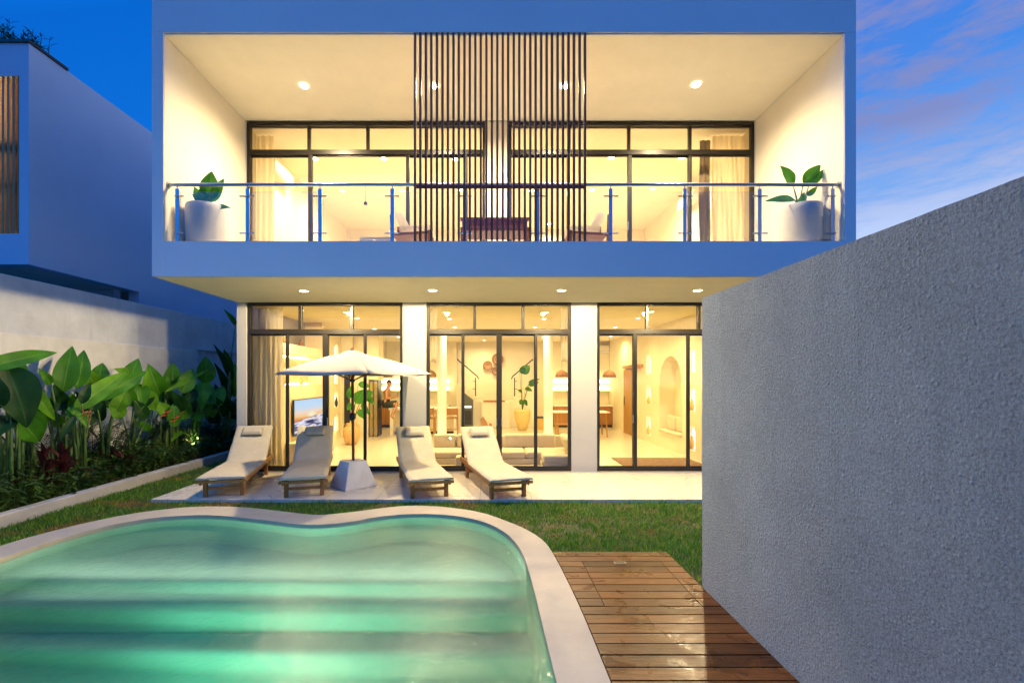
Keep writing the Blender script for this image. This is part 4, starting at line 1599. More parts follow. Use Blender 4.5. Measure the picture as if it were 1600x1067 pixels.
# ================================================================== PERSON
def person():
    Y = 15.25
    P = lambda px, py, dy=0: at(px, py, Y + dy)
    zt_ = .90
    bm = bmesh.new()
    sk = bm.verts.layers.skin.verify()
    V = {}

    def v(k, co, r, r2=None):
        a = bm.verts.new(co)
        a[sk].radius = (r, r2 or r)
        V[k] = a
        return a

    def e(a, b2):
        bm.edges.new((V[a], V[b2]))
    px_ = -3.42
    v('pel', (px_, Y, zt_ + .13), .13, .11)
    V['pel'][sk].use_root = True
    v('wai', (px_ - .01, Y, zt_ + .30), .115, .095)
    v('che', (px_ + .02, Y - .01, zt_ + .48), .15, .115)
    v('sho', (px_ + .05, Y - .02, zt_ + .60), .13, .09)
    v('nec', (px_ + .08, Y - .03, zt_ + .68), .05)
    v('he1', (px_ + .11, Y - .04, zt_ + .74), .062, .07)
    v('he2', (px_ + .12, Y - .05, zt_ + .82), .078, .088)
    v('he3', (px_ + .11, Y - .05, zt_ + .88), .055, .06)
    for a, b2 in (('pel', 'wai'), ('wai', 'che'), ('che', 'sho'), ('sho', 'nec'), ('nec', 'he1'), ('he1', 'he2'), ('he2', 'he3')):
        e(a, b2)
    for s_, nm in ((-1, 'n'), (1, 'f')):
        # n = arm nearer the camera
        v('s' + nm, (px_ + .05, Y + s_ * .18, zt_ + .57), .058)
        v('e' + nm, (px_ + .06, Y + s_ * .24, zt_ + .30), .042)
        v('w' + nm, (px_ + .28, Y + s_ * .09, zt_ + .36), .027)
        v('h' + nm, (px_ + .35, Y + s_ * .06, zt_ + .39), .028, .018)
        for a, b2 in (('sho', 's' + nm), ('s' + nm, 'e' + nm), ('e' + nm, 'w' + nm), ('w' + nm, 'h' + nm)):
            e(a, b2)
        for k in range(4):
            f1 = (px_ + .385 + .003 * k, Y + s_ * (.062 - .002 * k), zt_ + .365 + .019 * k)
            f2 = (px_ + .41, Y + s_ * (.035), zt_ + .37 + .019 * k)
            v('f%s%d' % (nm, k), f1, .008)
            v('g%s%d' % (nm, k), f2, .007)
            e('h' + nm, 'f%s%d' % (nm, k))
            e('f%s%d' % (nm, k), 'g%s%d' % (nm, k))
        v('t' + nm, (px_ + .36, Y + s_ * .03, zt_ + .42), .009)
        e('w' + nm, 't' + nm)
    # thighs to the right (+x); near leg bent with shin crossing, far leg hanging
    v('hn', (px_ + .05, Y - .10, zt_ + .10), .09)
    v('kn', (px_ + .42, Y - .24, zt_ + .12), .058)
    v('an', (px_ + .22, Y - .30, zt_ - .26), .036)
    v('tn', (px_ + .33, Y - .34, zt_ - .34), .026)
    v('hf', (px_ + .05, Y + .10, zt_ + .10), .09)
    v('kf', (px_ + .50, Y + .02, zt_ + .17), .056)
    v('af', (px_ + .46, Y - .30, zt_ + .18), .034)
    v('tf', (px_ + .50, Y - .42, zt_ + .14), .024)
    for a, b2 in (('pel', 'hn'), ('hn', 'kn'), ('kn', 'an'), ('an', 'tn'), ('pel', 'hf'), ('hf', 'kf'), ('kf', 'af'), ('af', 'tf')):
        e(a, b2)
    me = bpy.data.meshes.new('person')
    bm.to_mesh(me)
    bm.free()
    me.materials.append(mat('skin', (.50, .25, .12), .5, var=.04))
    o = bpy.data.objects.new('person', me)
    COL.objects.link(o)
    m1 = o.modifiers.new('skin', 'SKIN')
    m1.use_smooth_shade = True
    m2 = o.modifiers.new('sub', 'SUBSURF')
    m2.levels = m2.render_levels = 2
    tag(o, 'shirtless man in dark shorts sitting on the kitchen island looking down at a phone', 'person')
    # hair cap, ears, nose, eyes
    hc = Vector((px_ + .115, Y - .05, zt_ + .83))
    b_ = MB()
    n, mm = 16, 8
    vs = []
    for j in range(mm + 1):
        th = j / mm * PI * .52
        for k in range(n):
            a = 2 * PI * k / n
            vs.append(hc + Vector((-.012 + .088 * math.sin(th) * math.cos(a), .082 * math.sin(th) * math.sin(a), .098 * math.cos(th))))
    b_.add(vs, [(j * n + k, j * n + (k + 1) % n, (j + 1) * n + (k + 1) % n, (j + 1) * n + k) for j in range(mm) for k in range(n)])
    b_.build('hair', mat('hair_dark', (.03, .018, .01), .7), o, smooth=True)
    face = MB()
    face.lathe((hc.x + .085, hc.y, hc.z - .035), [(.004, 0), (.014, .004), (.009, .022), (.003, .032)], 8)
    for s_ in (-1, 1):
        face.lathe((hc.x - .005, hc.y + s_ * .083, hc.z - .035), [(.006, 0), (.016, .014), (.016, .034), (.006, .046)], 8)
    face.build('face_features', MATS['skin'], o, smooth=True)
    ey = MB()
    for s_ in (-1, 1):
        ey.lathe((hc.x + .078, hc.y + s_ * .03, hc.z - .012), [(.002, 0), (.007, .005), (.002, .010)], 8)
    ey.bar((hc.x + .078, hc.y - .02, hc.z - .055), (hc.x + .078, hc.y + .02, hc.z - .055), .006, .005)
    ey.build('eyes', M_black, o, smooth=True)
    # shorts: two tapering legs and a waist
    sh = MB()
    sh.tube([(px_ - .01, Y, zt_ + .27), (px_, Y, zt_ + .12), (px_ + .02, Y, zt_ + .02)], [.125, .155, .14], 18)
    sh.tube([(px_ + .02, Y - .09, zt_ + .10), (px_ + .30, Y - .20, zt_ + .115)], [.115, .092], 16)
    sh.tube([(px_ + .02, Y + .09, zt_ + .10), (px_ + .34, Y + .045, zt_ + .15)], [.115, .092], 16)
    sh.build('shorts', mat('shorts_dark', (.03, .035, .025), .8), o, smooth=True, angle=60)
    ph = MB().box(px_ + .375, px_ + .385, Y - .035, Y + .035, zt_ + .37, zt_ + .50)
    tag(ph.build('phone', M_black, None, bevel=.002), 'dark phone held in the seated man\'s hands', 'phone')


person()

# ================================================================== LOUNGERS
ROT = R(15.2)


def make_lounger():
    r_ = thing('sun_lounger', 'x', 'sun lounger', (0, 0, 0), group='sun loungers on the terrace')
    zr_ = .245
    for s_ in (-1, 1):
        MB().bar((s_ * .30, -.13, zr_), (s_ * .30, 1.98, zr_ + .055), .028, .085).build('side_rail', M_teak, r_, bevel=.005)
    for s_ in (-1, 1):
        MB().box(s_ * .265 - .03, s_ * .265 + .03, -.035, .035, .001, .29).build('leg', M_teakz, r_, bevel=.005)
        MB().box(s_ * .265 - .03, s_ * .265 + .03, 1.555, 1.62, .001, .26).build('leg', M_teakz, r_, bevel=.005)
    MB().box(-.235, .235, -.014, .014, .105, .15).build('stretcher', M_teak, r_, bevel=.004)
    MB().box(-.235, .235, 1.57, 1.60, .105, .15).build('stretcher', M_teak, r_, bevel=.004)
    MB().box(-.36, .36, -.16, -.125, .235, .28).build('end_rail', M_teak, r_, bevel=.005)
    q_ = MB()
    for k in range(11):
        y = -.05 + k * .12
        q_.box(-.285, .285, y, y + .07, .275, .292)
    q_.build('slats', M_teak, r_)
    # raised back frame
    fo, he = Vector((0, 1.28, .30)), Vector((0, 1.86, .80))
    for s_ in (-1, 1):
        MB().bar(fo + Vector((s_ * .30, 0, 0)), he + Vector((s_ * .30, 0, 0)), .028, .05).build('back_rail', M_teak, r_, bevel=.004)
    q_ = MB()
    for k in range(6):
        p_ = fo.lerp(he, (k + .5) / 6)
        q_.bar(p_ + Vector((-.285, 0, 0)), p_ + Vector((.285, 0, 0)), .06, .014, up=(0, -.65, .75))
    q_.build('back_slats', M_teak, r_)
    MB().bar((0, 1.80, .72), (0, 1.72, .30), .03, .025).build('prop', M_teak, r_)
    # mattress: one folded sheet with thickness and puckers near the fold
    prof = [(-.19, .300), (.35, .300), (.85, .302), (1.20, .310), (1.27, .325), (1.34, .375), (1.62, .625), (1.93, .900)]
    th = .05
    pts = []
    for i in range(len(prof) - 1):
        a, b2 = Vector((0, *prof[i])), Vector((0, *prof[i + 1]))
        nn = max(2, int((b2 - a).length / .035))
        pts += [a.lerp(b2, k / nn) for k in range(nn)]
    pts.append(Vector((0, *prof[-1])))
    nx = 20
    hw = .345
    b_ = MB()
    top, bot = [], []
    for i, p_ in enumerate(pts):
        d = (pts[min(i + 1, len(pts) - 1)] - pts[max(0, i - 1)]).normalized()
        nrm = Vector((0, -d.z, d.y))
        for j in range(nx + 1):
            u = j / nx * 2 - 1
            edge = min(1, (1 - abs(u)) / .07)
            ed2 = min(1, min(i, len(pts) - 1 - i) / 1.5)
            e_ = (edge ** .5) * (.35 + .65 * ed2 ** .5)
            puck = 0
            s_al = p_.y
            if 1.25 < s_al < 1.75:
                puck = .007 * math.sin(s_al * 95 + 5 * u) * abs(u) ** 2 * math.exp(-((s_al - 1.42) / .14) ** 2)
            nz_ = noise.noise(Vector((u * 1.6, s_al * 3, 1.7))) * .006 + noise.noise(Vector((u * 5, s_al * 8, 4.7))) * .002
            x = u * hw * (1 - .045 * max(0, s_al) / 1.9) * (1 + .006 * math.sin(s_al * 9))
            top.append(Vector((x, 0, 0)) + p_ + nrm * (th * (.45 + .55 * e_) + nz_ + puck))
            bot.append(Vector((x, 0, 0)) + p_)
    n_ = nx + 1
    np_ = len(pts)
    fs = []
    for i in range(np_ - 1):
        for j in range(nx):
            a = i * n_ + j
            fs.append((a, a + 1, a + n_ + 1, a + n_))
            o2 = np_ * n_
            fs.append((o2 + a + n_, o2 + a + n_ + 1, o2 + a + 1, o2 + a))
    o2 = np_ * n_
    for i in range(np_ - 1):
        for a in (i * n_, i * n_ + nx):
            fs.append((a, a + n_, o2 + a + n_, o2 + a))
    for j in range(nx):
        for a in (j, (np_ - 1) * n_ + j):
            fs.append((a, a + 1, o2 + a + 1, o2 + a))
    b_.add(top + bot, fs)
    b_.build('mattress', M_cush, r_, smooth=True, angle=50)
    # pillow tied near the top
    d = (he - fo).normalized()
    nrm = Vector((0, -d.z, d.y))
    ctr = fo + d * .68 + nrm * .130
    Mx = Matrix((Vector((1, 0, 0)), d, nrm)).transposed().to_4x4()
    Mx.translation = ctr
    b_ = MB()
    n1_, n2_ = 14, 8
    vs = []
    for sg in (1, -1):
        for i in range(n1_ + 1):
            for j in range(n2_ + 1):
                u, w_ = i / n1_ * 2 - 1, j / n2_ * 2 - 1
                h_ = .052 * ((1 - u ** 8) * (1 - w_ ** 6)) ** .4
                vs.append(Mx @ Vector((u * .185, w_ * .095, sg * h_)))
    fs = []
    for g_ in (0, 1):
        o3 = g_ * (n1_ + 1) * (n2_ + 1)
        for i in range(n1_):
            for j in range(n2_):
                a = o3 + i * (n2_ + 1) + j
                f_ = (a, a + n2_ + 1, a + n2_ + 2, a + 1)
                fs.append(f_ if g_ == 0 else f_[::-1])
    b_.add(vs, fs)
    pil = b_.build('pillow', M_pill, r_, smooth=True)
    return r_


lg = make_lounger()
spots = [(-4.21, 7.31, -1.6, 'canvas sun lounger at the left end, nearest the planting bed'),
         (-2.93, 7.29, .3, 'canvas sun lounger just left of the parasol'),
         (-.94, 7.21, 2.0, 'canvas sun lounger just right of the parasol'),
         (.285, 7.19, 1.2, 'canvas sun lounger at the right end of the row')]
for i, (x, y, a, lab) in enumerate(spots):
    o = lg if i == 0 else copy_tree(lg)
    o.location = (x, y, 0)
    o.rotation_euler = (0, 0, ROT + R(a))
    o['label'] = lab

# ================================================================== PARASOL
PY_ = 8.0
pxx = (552 - VX) * PY_ / F
pr = thing('parasol', 'open cream canvas parasol on a dark wooden pole between the loungers', 'parasol', (pxx, PY_, 0))
b_ = MB()
hb_, ht_ = .30, .165
angs = [R(45 + 90 * k + 44) for k in range(4)]
vb = [Vector((pxx + hb_ * 1.414 * math.cos(a), PY_ + hb_ * 1.414 * math.sin(a), .001)) for a in angs]
vt = [Vector((pxx + ht_ * 1.414 * math.cos(a), PY_ + ht_ * 1.414 * math.sin(a), .44)) for a in angs]
b_.add(vb + vt, [(3, 2, 1, 0), (4, 5, 6, 7)] + [(i, (i + 1) % 4, (i + 1) % 4 + 4, i + 4) for i in range(4)])
b_.build('base_block', M_conc, pr, bevel=.012)
apx = Vector((pxx - .02, PY_, 0))
z_e, z_a = 1.935, 2.335
MB().tube([(pxx, PY_, .44), (pxx - .02, PY_, 2.30)], .024, 14).build('pole', M_darkwood, pr, smooth=True)
q_ = MB().lathe((pxx - .012, PY_, 1.14), [(.035, 0), (.055, .03), (.055, .09), (.035, .12)], 14)
q_.tube([(pxx - .012, PY_ - .05, 1.19), (pxx - .012, PY_ - .11, 1.19), (pxx - .012, PY_ - .11, 1.14)], .012, 8)
q_.build('crank', M_black, pr, smooth=True)
MB().lathe((pxx - .02, PY_, 1.80), [(.045, 0), (.05, .02), (.045, .05)], 14).build('hub', M_black, pr, smooth=True)
RC = 1.40
angs6 = [R(-4 - 60 * k) for k in range(6)]
tips = [apx + Vector((RC * math.cos(a), RC * math.sin(a), z_e)) for a in angs6]


def canopy(z0, zA, rad, seg=8, sag=.05):
    b2_ = MB()
    top_ = apx + Vector((0, 0, zA))
    for k in range(6):
        a, c2 = angs6[k], angs6[(k + 1) % 6]
        A = apx + Vector((rad * math.cos(a), rad * math.sin(a), z0))
        B = apx + Vector((rad * math.cos(c2), rad * math.sin(c2), z0))
        vs = []
        for i in range(seg + 1):
            f1 = i / seg
            for j in range(seg + 1):
                f2 = j / seg
                e_ = A.lerp(B, f2)
                e_ = e_ + (apx + Vector((0, 0, z0)) - e_) * (.035 * math.sin(PI * f2))
                p_ = top_.lerp(e_, f1)
                p_.z += .045 * math.sin(PI * f1) * (1 if rad > .5 else .5) - sag * math.sin(PI * f2) * f1 * .55
                vs.append(p_)
        b2_.add(vs, [(i * (seg + 1) + j, (i + 1) * (seg + 1) + j, (i + 1) * (seg + 1) + j + 1, i * (seg + 1) + j + 1) for i in range(seg) for j in range(seg)])
    return b2_


cn = canopy(z_e, z_a - .02, RC).build('canopy', M_canopy, pr, smooth=True, angle=8, solid=.004)
canopy(z_a - .085, z_a + .015, .27, 5, .02).build('vent', M_canopy, cn, smooth=True, angle=8, solid=.004)
MB().lathe((apx.x, apx.y, z_a + .01), [(.035, 0), (.035, .02), (.015, .045)], 12).build('finial', M_darkwood, pr, smooth=True)
for a in angs6:
    tip = apx + Vector((RC * .985 * math.cos(a), RC * .985 * math.sin(a), z_e - .008))
    rb_ = MB().bar(apx + Vector((.03 * math.cos(a), .03 * math.sin(a), z_a - .05)), tip, .016, .02).build('rib', M_darkwood, pr)
    mid = (apx + Vector((0, 0, z_a - .05))).lerp(tip, .5)
    MB().bar(apx + Vector((.045 * math.cos(a), .045 * math.sin(a), 1.83)), mid, .014, .014).build('strut', M_darkwood, rb_)

# ================================================================== NEIGHBOUR HOUSE
XN, YN = -8.25, 8.25
nb_ = thing('neighbour_house', 'plain blue grey neighbouring house with a slatted window and an overhang', 'house', (-11, YN + 4, 0))
zt_n, zb_n = 7.86, 3.90
wy0, wy1 = 4.45, 7.27
wx1 = (30 - VX) * YN / F
vbox('side_wall', M_neigh, (XN - .25, XN, YN + .25, 20, zb_n, zt_n), (XN - .25, XN, 10.85, 20, -.1, zb_n), parent=nb_)
vbox('front_wall', M_neigh, (wx1, XN, YN, YN + .25, zb_n, zt_n), (-16, wx1, YN, YN + .25, zb_n, wy0), (-16, wx1, YN, YN + .25, wy1, zt_n), parent=nb_)
vbox('roof', M_neigh, (-16, XN - .25, YN + .25, 20, zt_n - .2, zt_n - .01), parent=nb_)
vbox('roof_trim', M_frame, (-16, XN + .03, YN - .03, YN + .25, zt_n, zt_n + .05), (XN - .2, XN + .03, YN + .25, 9.0, zt_n, zt_n + .05), parent=nb_)
vbox('overhang_soffit', M_conc, (-16, XN - .25, YN + .25, 20, zb_n, zb_n + .1), parent=nb_)
vbox('lower_wall', M_neigh, (-16, XN - .4, 10.6, 10.8, -.1, zb_n), parent=nb_)
vbox('dark_opening', M_black, (XN - .26, XN + .004, 10.86, 11.45, 3.05, 3.62), parent=nb_)
bs = MB()
for k in range(16):
    x = wx1 - .03 - k * .094
    bs.box(x - .022, x + .022, YN + .02, YN + .07, wy0, wy1)
so = bs.build('slat_screen', wood('neighbour_slats', (.30, .17, .08), (.42, .26, .13), .6, 2), nb_)
q_ = MB()
q_.box(-16, wx1, YN + .075, YN + .10, 5.30, 5.38)
q_.box(-16, wx1, YN + .075, YN + .10, 5.95, 6.12)
q_.build('window_bar', M_frame, nb_)
vbox('window_recess', M_innerw, (-16, wx1, YN + .8, YN + .85, wy0, wy1), (-16, wx1, YN + .25, YN + .8, wy0 - .05, wy0), parent=nb_)
vbox('window_edge', M_frame, (wx1 - .012, wx1 - .002, YN + .02, YN + .25, wy0, wy1), parent=nb_)
l = bpy.data.lights.new('neighbour_lamp', 'POINT')
l.energy = 300
l.color = WARM
l.shadow_soft_size = .05
lo = bpy.data.objects.new('neighbour_lamp', l)
COL.objects.link(lo)
lo.location = (-9.6, YN + .5, 7.1)
# roof plants
rp = MB()
rnd = random.Random(3)
for k in range(130):
    bx = rnd.uniform(-10.2, -8.35)
    p0 = Vector((bx, YN + rnd.uniform(.1, .6), zt_n))
    hgt = rnd.uniform(.25, .75) * (1.0 if bx < -8.9 else .55)
    ln = Vector((rnd.uniform(-.35, .5), rnd.uniform(-.3, .3), 1)).normalized()
    p1 = p0 + ln * hgt
    rp.tube([p0, p1], [.006, .003], 4, False)
    for q in range(7):
        pa = p0.lerp(p1, rnd.uniform(.4, 1))
        rp.leaf(pa, pa + Vector((rnd.uniform(-.16, .16), rnd.uniform(-.1, .1), rnd.uniform(-.05, .12))), .025, (0, -1, .5), n=3, m=1)
tag(rp.build('roof_shrub', M_leafd, None), 'dark scrubby shrub growing on the neighbouring roof edge', 'shrub')

# ================================================================== BANANA BED
XB = -6.95


def bed_leaf(mb, px0, py0, px1, py1, w, X=XB, dx=0.0, nx=0.0, sag=.10, fold=.22, seed=0, rip=.02):
    p0 = atx(px0, py0, X)
    p1 = atx(px1, py1, X + dx)
    Y = (p0.y + p1.y) / 2
    cdir = (Vector((0, 0, H)) - (p0 + p1) / 2).normalized()
    nr = cdir + Vector((nx, 0, .25))
    mb.leaf(p0, p1, w * Y / F, nr, sag=sag, fold=fold, n=14, m=3, rip=rip, seed=seed)
    return p0


def banana(lab, foot_px, X, leaves, grp='banana-like plants along the garden wall'):
    """leaves: (px0, py0, px1, py1, width, material, dx, nx)"""
    Yf = X * F / (foot_px - VX)
    base = Vector((X, Yf, .05))
    r_ = thing('banana_plant', lab, 'plant', base, group=grp)
    rl_ = random.Random(int(foot_px * 7))
    leaves = list(leaves)
    for k in range(4):
        qx = foot_px + rl_.uniform(-14, 24)
        qy = rl_.uniform(628, 668)
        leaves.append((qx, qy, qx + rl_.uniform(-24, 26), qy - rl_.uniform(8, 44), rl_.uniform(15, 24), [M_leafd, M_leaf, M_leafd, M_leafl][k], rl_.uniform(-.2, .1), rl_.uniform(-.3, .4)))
    for i, (a, b2, c2, d, w, m_, dx, nx) in enumerate(leaves):
        mb = MB()
        p0 = bed_leaf(mb, a, b2, c2, d, w, X + random.uniform(-.12, .12), dx, nx, seed=i + a)
        mb.build('leaf', m_, r_, smooth=True)
        bb = base + Vector((random.uniform(-.10, .10), random.uniform(-.14, .14), 0))
        mid = bb.lerp(p0, .5)
        mid.z += .10
        mid.x = bb.x * .7 + p0.x * .3
        mid.y = bb.y * .7 + p0.y * .3
        q2 = bb.lerp(p0, .8)
        q2.x, q2.y = (bb.x * .35 + p0.x * .65, bb.y * .35 + p0.y * .65)
        MB().tube([bb, mid, q2, p0], [.028, .022, .014, .009], 8).build('stem', M_stem, r_, smooth=True)
    return r_


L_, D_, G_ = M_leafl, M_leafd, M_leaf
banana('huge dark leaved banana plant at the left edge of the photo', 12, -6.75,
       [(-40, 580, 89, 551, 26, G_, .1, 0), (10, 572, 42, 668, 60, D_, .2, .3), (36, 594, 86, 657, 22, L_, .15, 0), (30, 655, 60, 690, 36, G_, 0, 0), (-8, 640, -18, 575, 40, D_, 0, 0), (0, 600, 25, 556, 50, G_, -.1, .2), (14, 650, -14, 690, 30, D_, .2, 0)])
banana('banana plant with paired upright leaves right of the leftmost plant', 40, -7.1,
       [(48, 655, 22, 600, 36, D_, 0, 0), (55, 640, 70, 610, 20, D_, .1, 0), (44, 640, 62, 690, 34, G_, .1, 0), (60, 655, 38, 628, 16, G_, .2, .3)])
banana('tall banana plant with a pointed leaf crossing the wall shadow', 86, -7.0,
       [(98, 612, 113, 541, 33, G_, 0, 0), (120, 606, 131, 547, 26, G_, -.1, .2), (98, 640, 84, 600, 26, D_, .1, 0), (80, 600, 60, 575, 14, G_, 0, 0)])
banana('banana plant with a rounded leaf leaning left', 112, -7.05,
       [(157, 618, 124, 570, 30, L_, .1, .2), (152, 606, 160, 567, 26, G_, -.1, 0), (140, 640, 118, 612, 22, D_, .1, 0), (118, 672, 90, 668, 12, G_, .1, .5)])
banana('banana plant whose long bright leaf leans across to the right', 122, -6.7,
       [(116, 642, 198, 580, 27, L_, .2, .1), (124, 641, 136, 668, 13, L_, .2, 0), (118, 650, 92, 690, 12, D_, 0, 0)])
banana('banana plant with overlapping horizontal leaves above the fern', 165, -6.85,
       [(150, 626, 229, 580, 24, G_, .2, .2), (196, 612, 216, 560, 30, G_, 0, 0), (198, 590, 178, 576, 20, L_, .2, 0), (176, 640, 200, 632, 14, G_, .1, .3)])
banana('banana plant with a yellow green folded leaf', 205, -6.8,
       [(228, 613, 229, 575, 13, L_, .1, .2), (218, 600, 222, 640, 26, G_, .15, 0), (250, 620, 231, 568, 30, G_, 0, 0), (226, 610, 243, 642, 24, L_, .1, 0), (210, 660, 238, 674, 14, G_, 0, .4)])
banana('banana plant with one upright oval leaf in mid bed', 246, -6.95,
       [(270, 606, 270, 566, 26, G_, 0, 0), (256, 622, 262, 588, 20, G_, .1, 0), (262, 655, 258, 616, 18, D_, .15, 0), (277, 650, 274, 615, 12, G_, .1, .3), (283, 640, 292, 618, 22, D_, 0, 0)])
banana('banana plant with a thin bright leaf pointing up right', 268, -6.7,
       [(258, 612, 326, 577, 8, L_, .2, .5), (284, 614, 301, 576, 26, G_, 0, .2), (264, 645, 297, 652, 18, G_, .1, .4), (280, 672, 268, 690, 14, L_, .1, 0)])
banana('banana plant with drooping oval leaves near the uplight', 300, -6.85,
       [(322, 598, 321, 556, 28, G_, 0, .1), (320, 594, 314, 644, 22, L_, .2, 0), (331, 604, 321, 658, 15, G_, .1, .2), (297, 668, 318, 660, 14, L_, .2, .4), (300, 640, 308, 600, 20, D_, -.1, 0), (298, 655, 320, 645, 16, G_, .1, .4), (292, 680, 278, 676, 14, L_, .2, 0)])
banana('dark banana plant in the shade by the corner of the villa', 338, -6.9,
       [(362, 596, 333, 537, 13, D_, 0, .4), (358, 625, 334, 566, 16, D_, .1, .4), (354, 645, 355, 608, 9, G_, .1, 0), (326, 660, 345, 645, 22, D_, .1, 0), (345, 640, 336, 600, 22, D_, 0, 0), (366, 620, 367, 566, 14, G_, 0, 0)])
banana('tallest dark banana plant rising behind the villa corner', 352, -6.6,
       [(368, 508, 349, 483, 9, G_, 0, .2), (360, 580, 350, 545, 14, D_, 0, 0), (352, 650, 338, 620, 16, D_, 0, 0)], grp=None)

# red heliconia flowers
def flower(lab, px, py, X, n, tilt):
    p_ = atx(px, py, X)
    r_ = thing('heliconia_flower', lab, 'flower', (p_.x, p_.y, .05))
    MB().tube([(p_.x, p_.y, .05), p_ + Vector((.02, 0, -.1)), p_], [.012, .01, .006], 6).build('stem', M_stem, r_, smooth=True)
    b3 = MB()
    for k in range(n):
        q = p_ + Vector((0, tilt * .05 * k, .035 * k - .05))
        b3.leaf(q, q + Vector((.05, (-1) ** k * .09 + tilt * .05, .05)), .022, (1, -1, .3), n=4, m=1, fold=.5)
    b3.build('bract', M_red, r_)


flower('red flower spike below the long bright leaf', 131, 655, -6.6, 6, 0)
flower('small red flower left of the pair near the uplight', 250, 648, -6.6, 4, 1)
flower('red flower with spread bracts near the uplight', 266, 656, -6.55, 6, 1)


# feathery palms
def palm(lab, px, X, n, hgt, seed):
    rr = random.Random(seed)
    Y = X * F / (px - VX)
    r_ = thing('areca_palm', lab, 'palm', (X, Y, .05), group='feathery palms between the banana plants')
    for k in range(n):
        a = rr.uniform(0, 2 * PI)
        base = Vector((X + rr.uniform(-.08, .08), Y + rr.uniform(-.08, .08), .05))
        rad = rr.uniform(.35, .65)
        h = hgt * rr.uniform(.75, 1.05)
        pts = []
        for i in range(9):
            u = i / 8
            pts.append(base + Vector((math.cos(a) * rad * u ** 1.6 * .7, math.sin(a) * rad * u ** 1.6, h * (u - .28 * u ** 3))))
        b3 = MB().tube(pts, [.010 - .001 * i for i in range(9)], 5)
        for i in range(3, 9):
            for sub in range(4):
                u = (i - 1 + sub / 4)
                j = int(u)
                p_ = pts[j].lerp(pts[min(8, j + 1)], u - j)
                d = (pts[min(8, j + 1)] - pts[j]).normalized() if j < 8 else (pts[8] - pts[7]).normalized()
                sd_ = d.cross(Vector((0, 0, 1))).normalized()
                for s_ in (-1, 1):
                    ln = .30 * (1 - abs(u - 5) / 6)
                    b3.leaf(p_, p_ + (d * .55 + sd_ * s_ * .8 + Vector((0, 0, -.25))).normalized() * ln, .017, (0, 0, 1), n=3, m=1, sag=.1, fold=.2)
        b3.build('frond', M_fern, r_)


palm('feathery palm behind the long bright banana leaf', 112, -7.15, 7, 1.75, 1)
palm('feathery palm in front of the lit wall in mid bed', 175, -6.8, 8, 1.45, 2)
palm('feathery palm below the yellow green folded leaf', 225, -6.95, 8, 1.35, 3)
palm('feathery palm behind the leftmost dark banana leaves', 40, -7.2, 7, 1.5, 8)
palm('feathery palm under the overlapping horizontal banana leaves', 145, -7.1, 8, 1.4, 9)
palm('feathery palm left of the glowing uplight', 268, -7.0, 8, 1.3, 10)
palm('low feathery palm beside the dark villa corner', 322, -6.75, 8, 1.2, 4)


def cordyline(lab, px, X, n, h, seed):
    rr = random.Random(seed)
    Y = X * F / (px - VX)
    r_ = thing('cordyline', lab, 'plant', (X, Y, .05), group='dark red cordylines in the planting bed')
    MB().tube([(X, Y, .05), (X, Y + .02, h * .5)], [.02, .015], 6).build('stem', M_stem, r_, smooth=True)
    for k in range(n):
        a = 2 * PI * k / n + rr.uniform(-.3, .3)
        z = .05 + h * (.35 + .3 * k / n)
        p0 = Vector((X, Y, z))
        el = rr.uniform(.25, 1.3)
        d = Vector((math.cos(a) * math.cos(el), math.sin(a) * math.cos(el), math.sin(el)))
        MB().leaf(p0, p0 + d * rr.uniform(.35, .5), .09, (math.cos(a) * -.5, math.sin(a) * -.5, .8), n=7, m=1, sag=.12, fold=.3).build('leaf', M_ti, r_, smooth=True)


cordyline('dark red cordyline with broad leaves near the left of the bed', 70, -6.6, 14, .75, 5)
cordyline('dark red cordyline with leaves spreading below the red flower', 98, -6.65, 14, .68, 6)
cordyline('small dark red cordyline near the front kerb, further right', 190, -6.55, 10, .45, 7)

# small leaves filling the bed
rr = random.Random(11)
gcv = MB()
for k in range(2600):
    Y = 4.5 + (rr.random() ** .9) * 8.2
    X = -6.42 - rr.random() ** 1.5 * .95
    dep = (-6.42 - X)
    top = .20 + .42 * dep + .55 * max(0, noise.noise(Vector((X * 2.2, Y * 1.3, 2.0)))) + .12
    h = rr.uniform(.15, 1) * top + .06
    stem0 = Vector((X, Y, .05))
    tp = stem0 + Vector((rr.uniform(-.06, .10), rr.uniform(-.08, .08), h))
    if k % 2 == 0:
        gcv.tube([stem0, tp], [.005, .003], 3, False)
    mm_ = 1 if rr.random() < .28 else (2 if rr.random() < .10 else 0)
    for q in range(6):
        a = rr.uniform(0, 2 * PI)
        ln = rr.uniform(.08, .19)
        p_ = stem0.lerp(tp, rr.uniform(.45, 1))
        d = Vector((math.cos(a), math.sin(a), rr.uniform(-.3, .9))).normalized()
        sd_ = d.cross(Vector((0, 0, 1))).normalized() * ln * .15
        dn = Vector((0, 0, -.03))
        gcv.add([p_, p_ + d * ln * .5 + sd_, p_ + d * ln + dn, p_ + d * ln * .5 - sd_], [(0, 1, 2, 3)], mi=mm_)
# front fringe of narrow blades and thin canes
for k in range(1300):
    Y = 4.5 + rr.random() * 8.2
    X = -6.40 - rr.random() * .9
    p_ = Vector((X, Y, .05))
    a = rr.uniform(0, 2 * PI)
    h = rr.uniform(.2, .6)
    tip_ = p_ + Vector((math.cos(a) * h * .5, math.sin(a) * h * .5, h * .8))
    md = p_.lerp(tip_, .55) + Vector((0, 0, h * .16))
    sd_ = Vector((-math.sin(a), math.cos(a), 0)) * .009
    gcv.add([p_ - sd_, p_ + sd_, md + sd_, tip_, md - sd_], [(0, 1, 2, 4), (4, 2, 3)])
o = gcv.build('ground_cover', [M_under, mat('ground_cover_leaf_light', (.08, .17, .02), .45, trans=.2), M_ti])
struct(o, 'stuff')

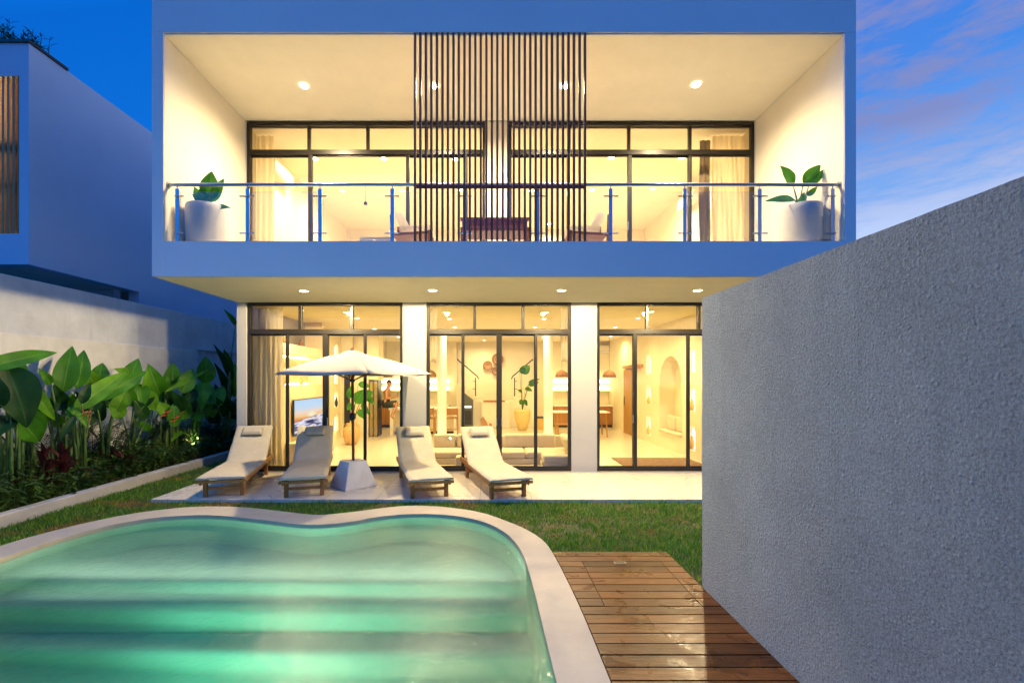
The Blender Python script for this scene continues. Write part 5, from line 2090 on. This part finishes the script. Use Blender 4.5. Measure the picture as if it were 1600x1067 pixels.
# garden uplight in the bed
up = atx(303, 687, -6.7)
ug = thing('garden_uplight', 'small glowing green-tinted uplight among the banana stems', 'lamp', (up.x, up.y, .05))
MB().tube([(up.x, up.y, .05), (up.x, up.y, .20)], .012, 8).build('spike', M_black, ug)
MB().tube([(up.x, up.y, .19), (up.x - .02, up.y, .30)], [.035, .045], 14).build('body', M_black, ug)
MB().tube([(up.x - .02, up.y, .301), (up.x - .021, up.y, .304)], .036, 14).build('lens', emis('uplight_lens', (.75, 1, .35), 8), ug)


def spot(name, loc, aim, E, col, ang, blend=.5, r=.05, parent=None):
    l_ = bpy.data.lights.new(name, 'SPOT')
    l_.energy = E
    l_.color = col
    l_.spot_size = R(ang)
    l_.spot_blend = blend
    l_.shadow_soft_size = r
    o_2 = bpy.data.objects.new(name, l_)
    COL.objects.link(o_2)
    o_2.location = loc
    o_2.rotation_euler = (Vector(aim) - Vector(loc)).to_track_quat('-Z', 'Y').to_euler()
    return o_2


spot('uplight_lamp', (up.x - .02, up.y, .33), (up.x - .15, up.y + .1, 2), 45, (.80, 1.0, .35), 130)
for px in (60, 190):
    q = atx(px, 690, -7.35)
    spot('uplight_lamp', (q.x, q.y, .35), (q.x + .2, q.y + .4, 2), 14, (1, .85, .5), 140)

# pool lamp aimed at the steps, plus added unseen fills
POOLC = (.90, 1.0, .84)
spot('pool_spot', (-2.1, 1.2, -.80), (-1.9, 5.0, -.66), 430, POOLC, 62, 1, .05)
spot('pool_spot', (-1.6, .2, -.5), (-1.9, 5.0, -.9), 560, POOLC, 130, 1, .05)  # added wide fill, brightens the near water and softens the dark bands
la = bpy.data.lights.new('pool_shelf_fill', 'AREA')  # added unseen strip light that brightens the shallow shelf
la.shape = 'RECTANGLE'
la.size = 5.0
la.size_y = .04
la.energy = 24
la.color = POOLC
lo = bpy.data.objects.new('pool_shelf_fill', la)
COL.objects.link(lo)
lo.location = (-2.31, 4.63, -.12)
lo.rotation_euler = Vector((0, 1, -.10)).to_track_quat('-Z', 'Y').to_euler()

# ================================================================== LAWN
rr = random.Random(5)


def inside(poly, x, y):
    c_ = False
    n = len(poly)
    j = n - 1
    for i in range(n):
        if (poly[i].y > y) != (poly[j].y > y) and x < (poly[j].x - poly[i].x) * (y - poly[i].y) / (poly[j].y - poly[i].y) + poly[i].x:
            c_ = not c_
        j = i
    return c_


pol = outer[::2]
lawn = MB()
vv, ff, mi_ = [], [], []
cnt = 0
while cnt < 52000:
    x = rr.uniform(-6.21, 5.0)
    y = 12.5 - (rr.random() ** .55) * 9.0
    if y > 7.07 and x > -5.2:
        continue
    if y > 11.5 or (x > 1.87 and y < 4.1) or y < 3.5:
        continue
    if x > -5.5 and inside(pol, x, y):
        continue
    if x > .70 and x < 1.9 and y < 4.96:
        continue
    cnt += 1
    cl_ = noise.noise(Vector((x * 1.1, y * 1.1, 0))) + .9 * noise.noise(Vector((x * 6, y * 6, 4)))
    if cl_ < -.45 and rr.random() < .6:
        continue
    hgt = rr.uniform(.022, .055) * (1.15 + cl_ * .6)
    a = rr.uniform(0, 2 * PI)
    le = rr.uniform(.1, .9) * hgt
    wd_ = rr.uniform(.0035, .007)
    b0 = len(vv)
    ca, sa = math.cos(a), math.sin(a)
    tx, ty = x + le * math.cos(a * 3 + 1), y + le * math.sin(a * 3 + 1)
    vv += [(x - ca * wd_, y - sa * wd_, ZG), (x + ca * wd_, y + sa * wd_, ZG), (tx, ty, ZG + hgt)]
    ff.append((b0, b0 + 1, b0 + 2))
    pb_ = noise.noise(Vector((x * 1.6 + 5, y * 2.2, 3))) + (.34 if -5.6 < x < -3.4 and 5.6 < y < 7.6 else 0) + rr.uniform(-.22, .22)
    mi_.append(2 if pb_ > .48 else (1 if rr.random() < .25 + .5 * max(0, noise.noise(Vector((x * 7, y * 7, 1))) * 2) else 0))
lawn.add(vv, ff)
lawn.mi = mi_
M_g1 = mat('grass_blade', (.075, .23, .006), .55, trans=.2)
M_g2 = mat('grass_blade_light', (.22, .37, .012), .55, trans=.2)
M_g3 = mat('grass_blade_dry', (.36, .22, .03), .7, trans=.1)
o = lawn.build('lawn_grass', [M_g1, M_g2, M_g3])
struct(o, 'stuff')
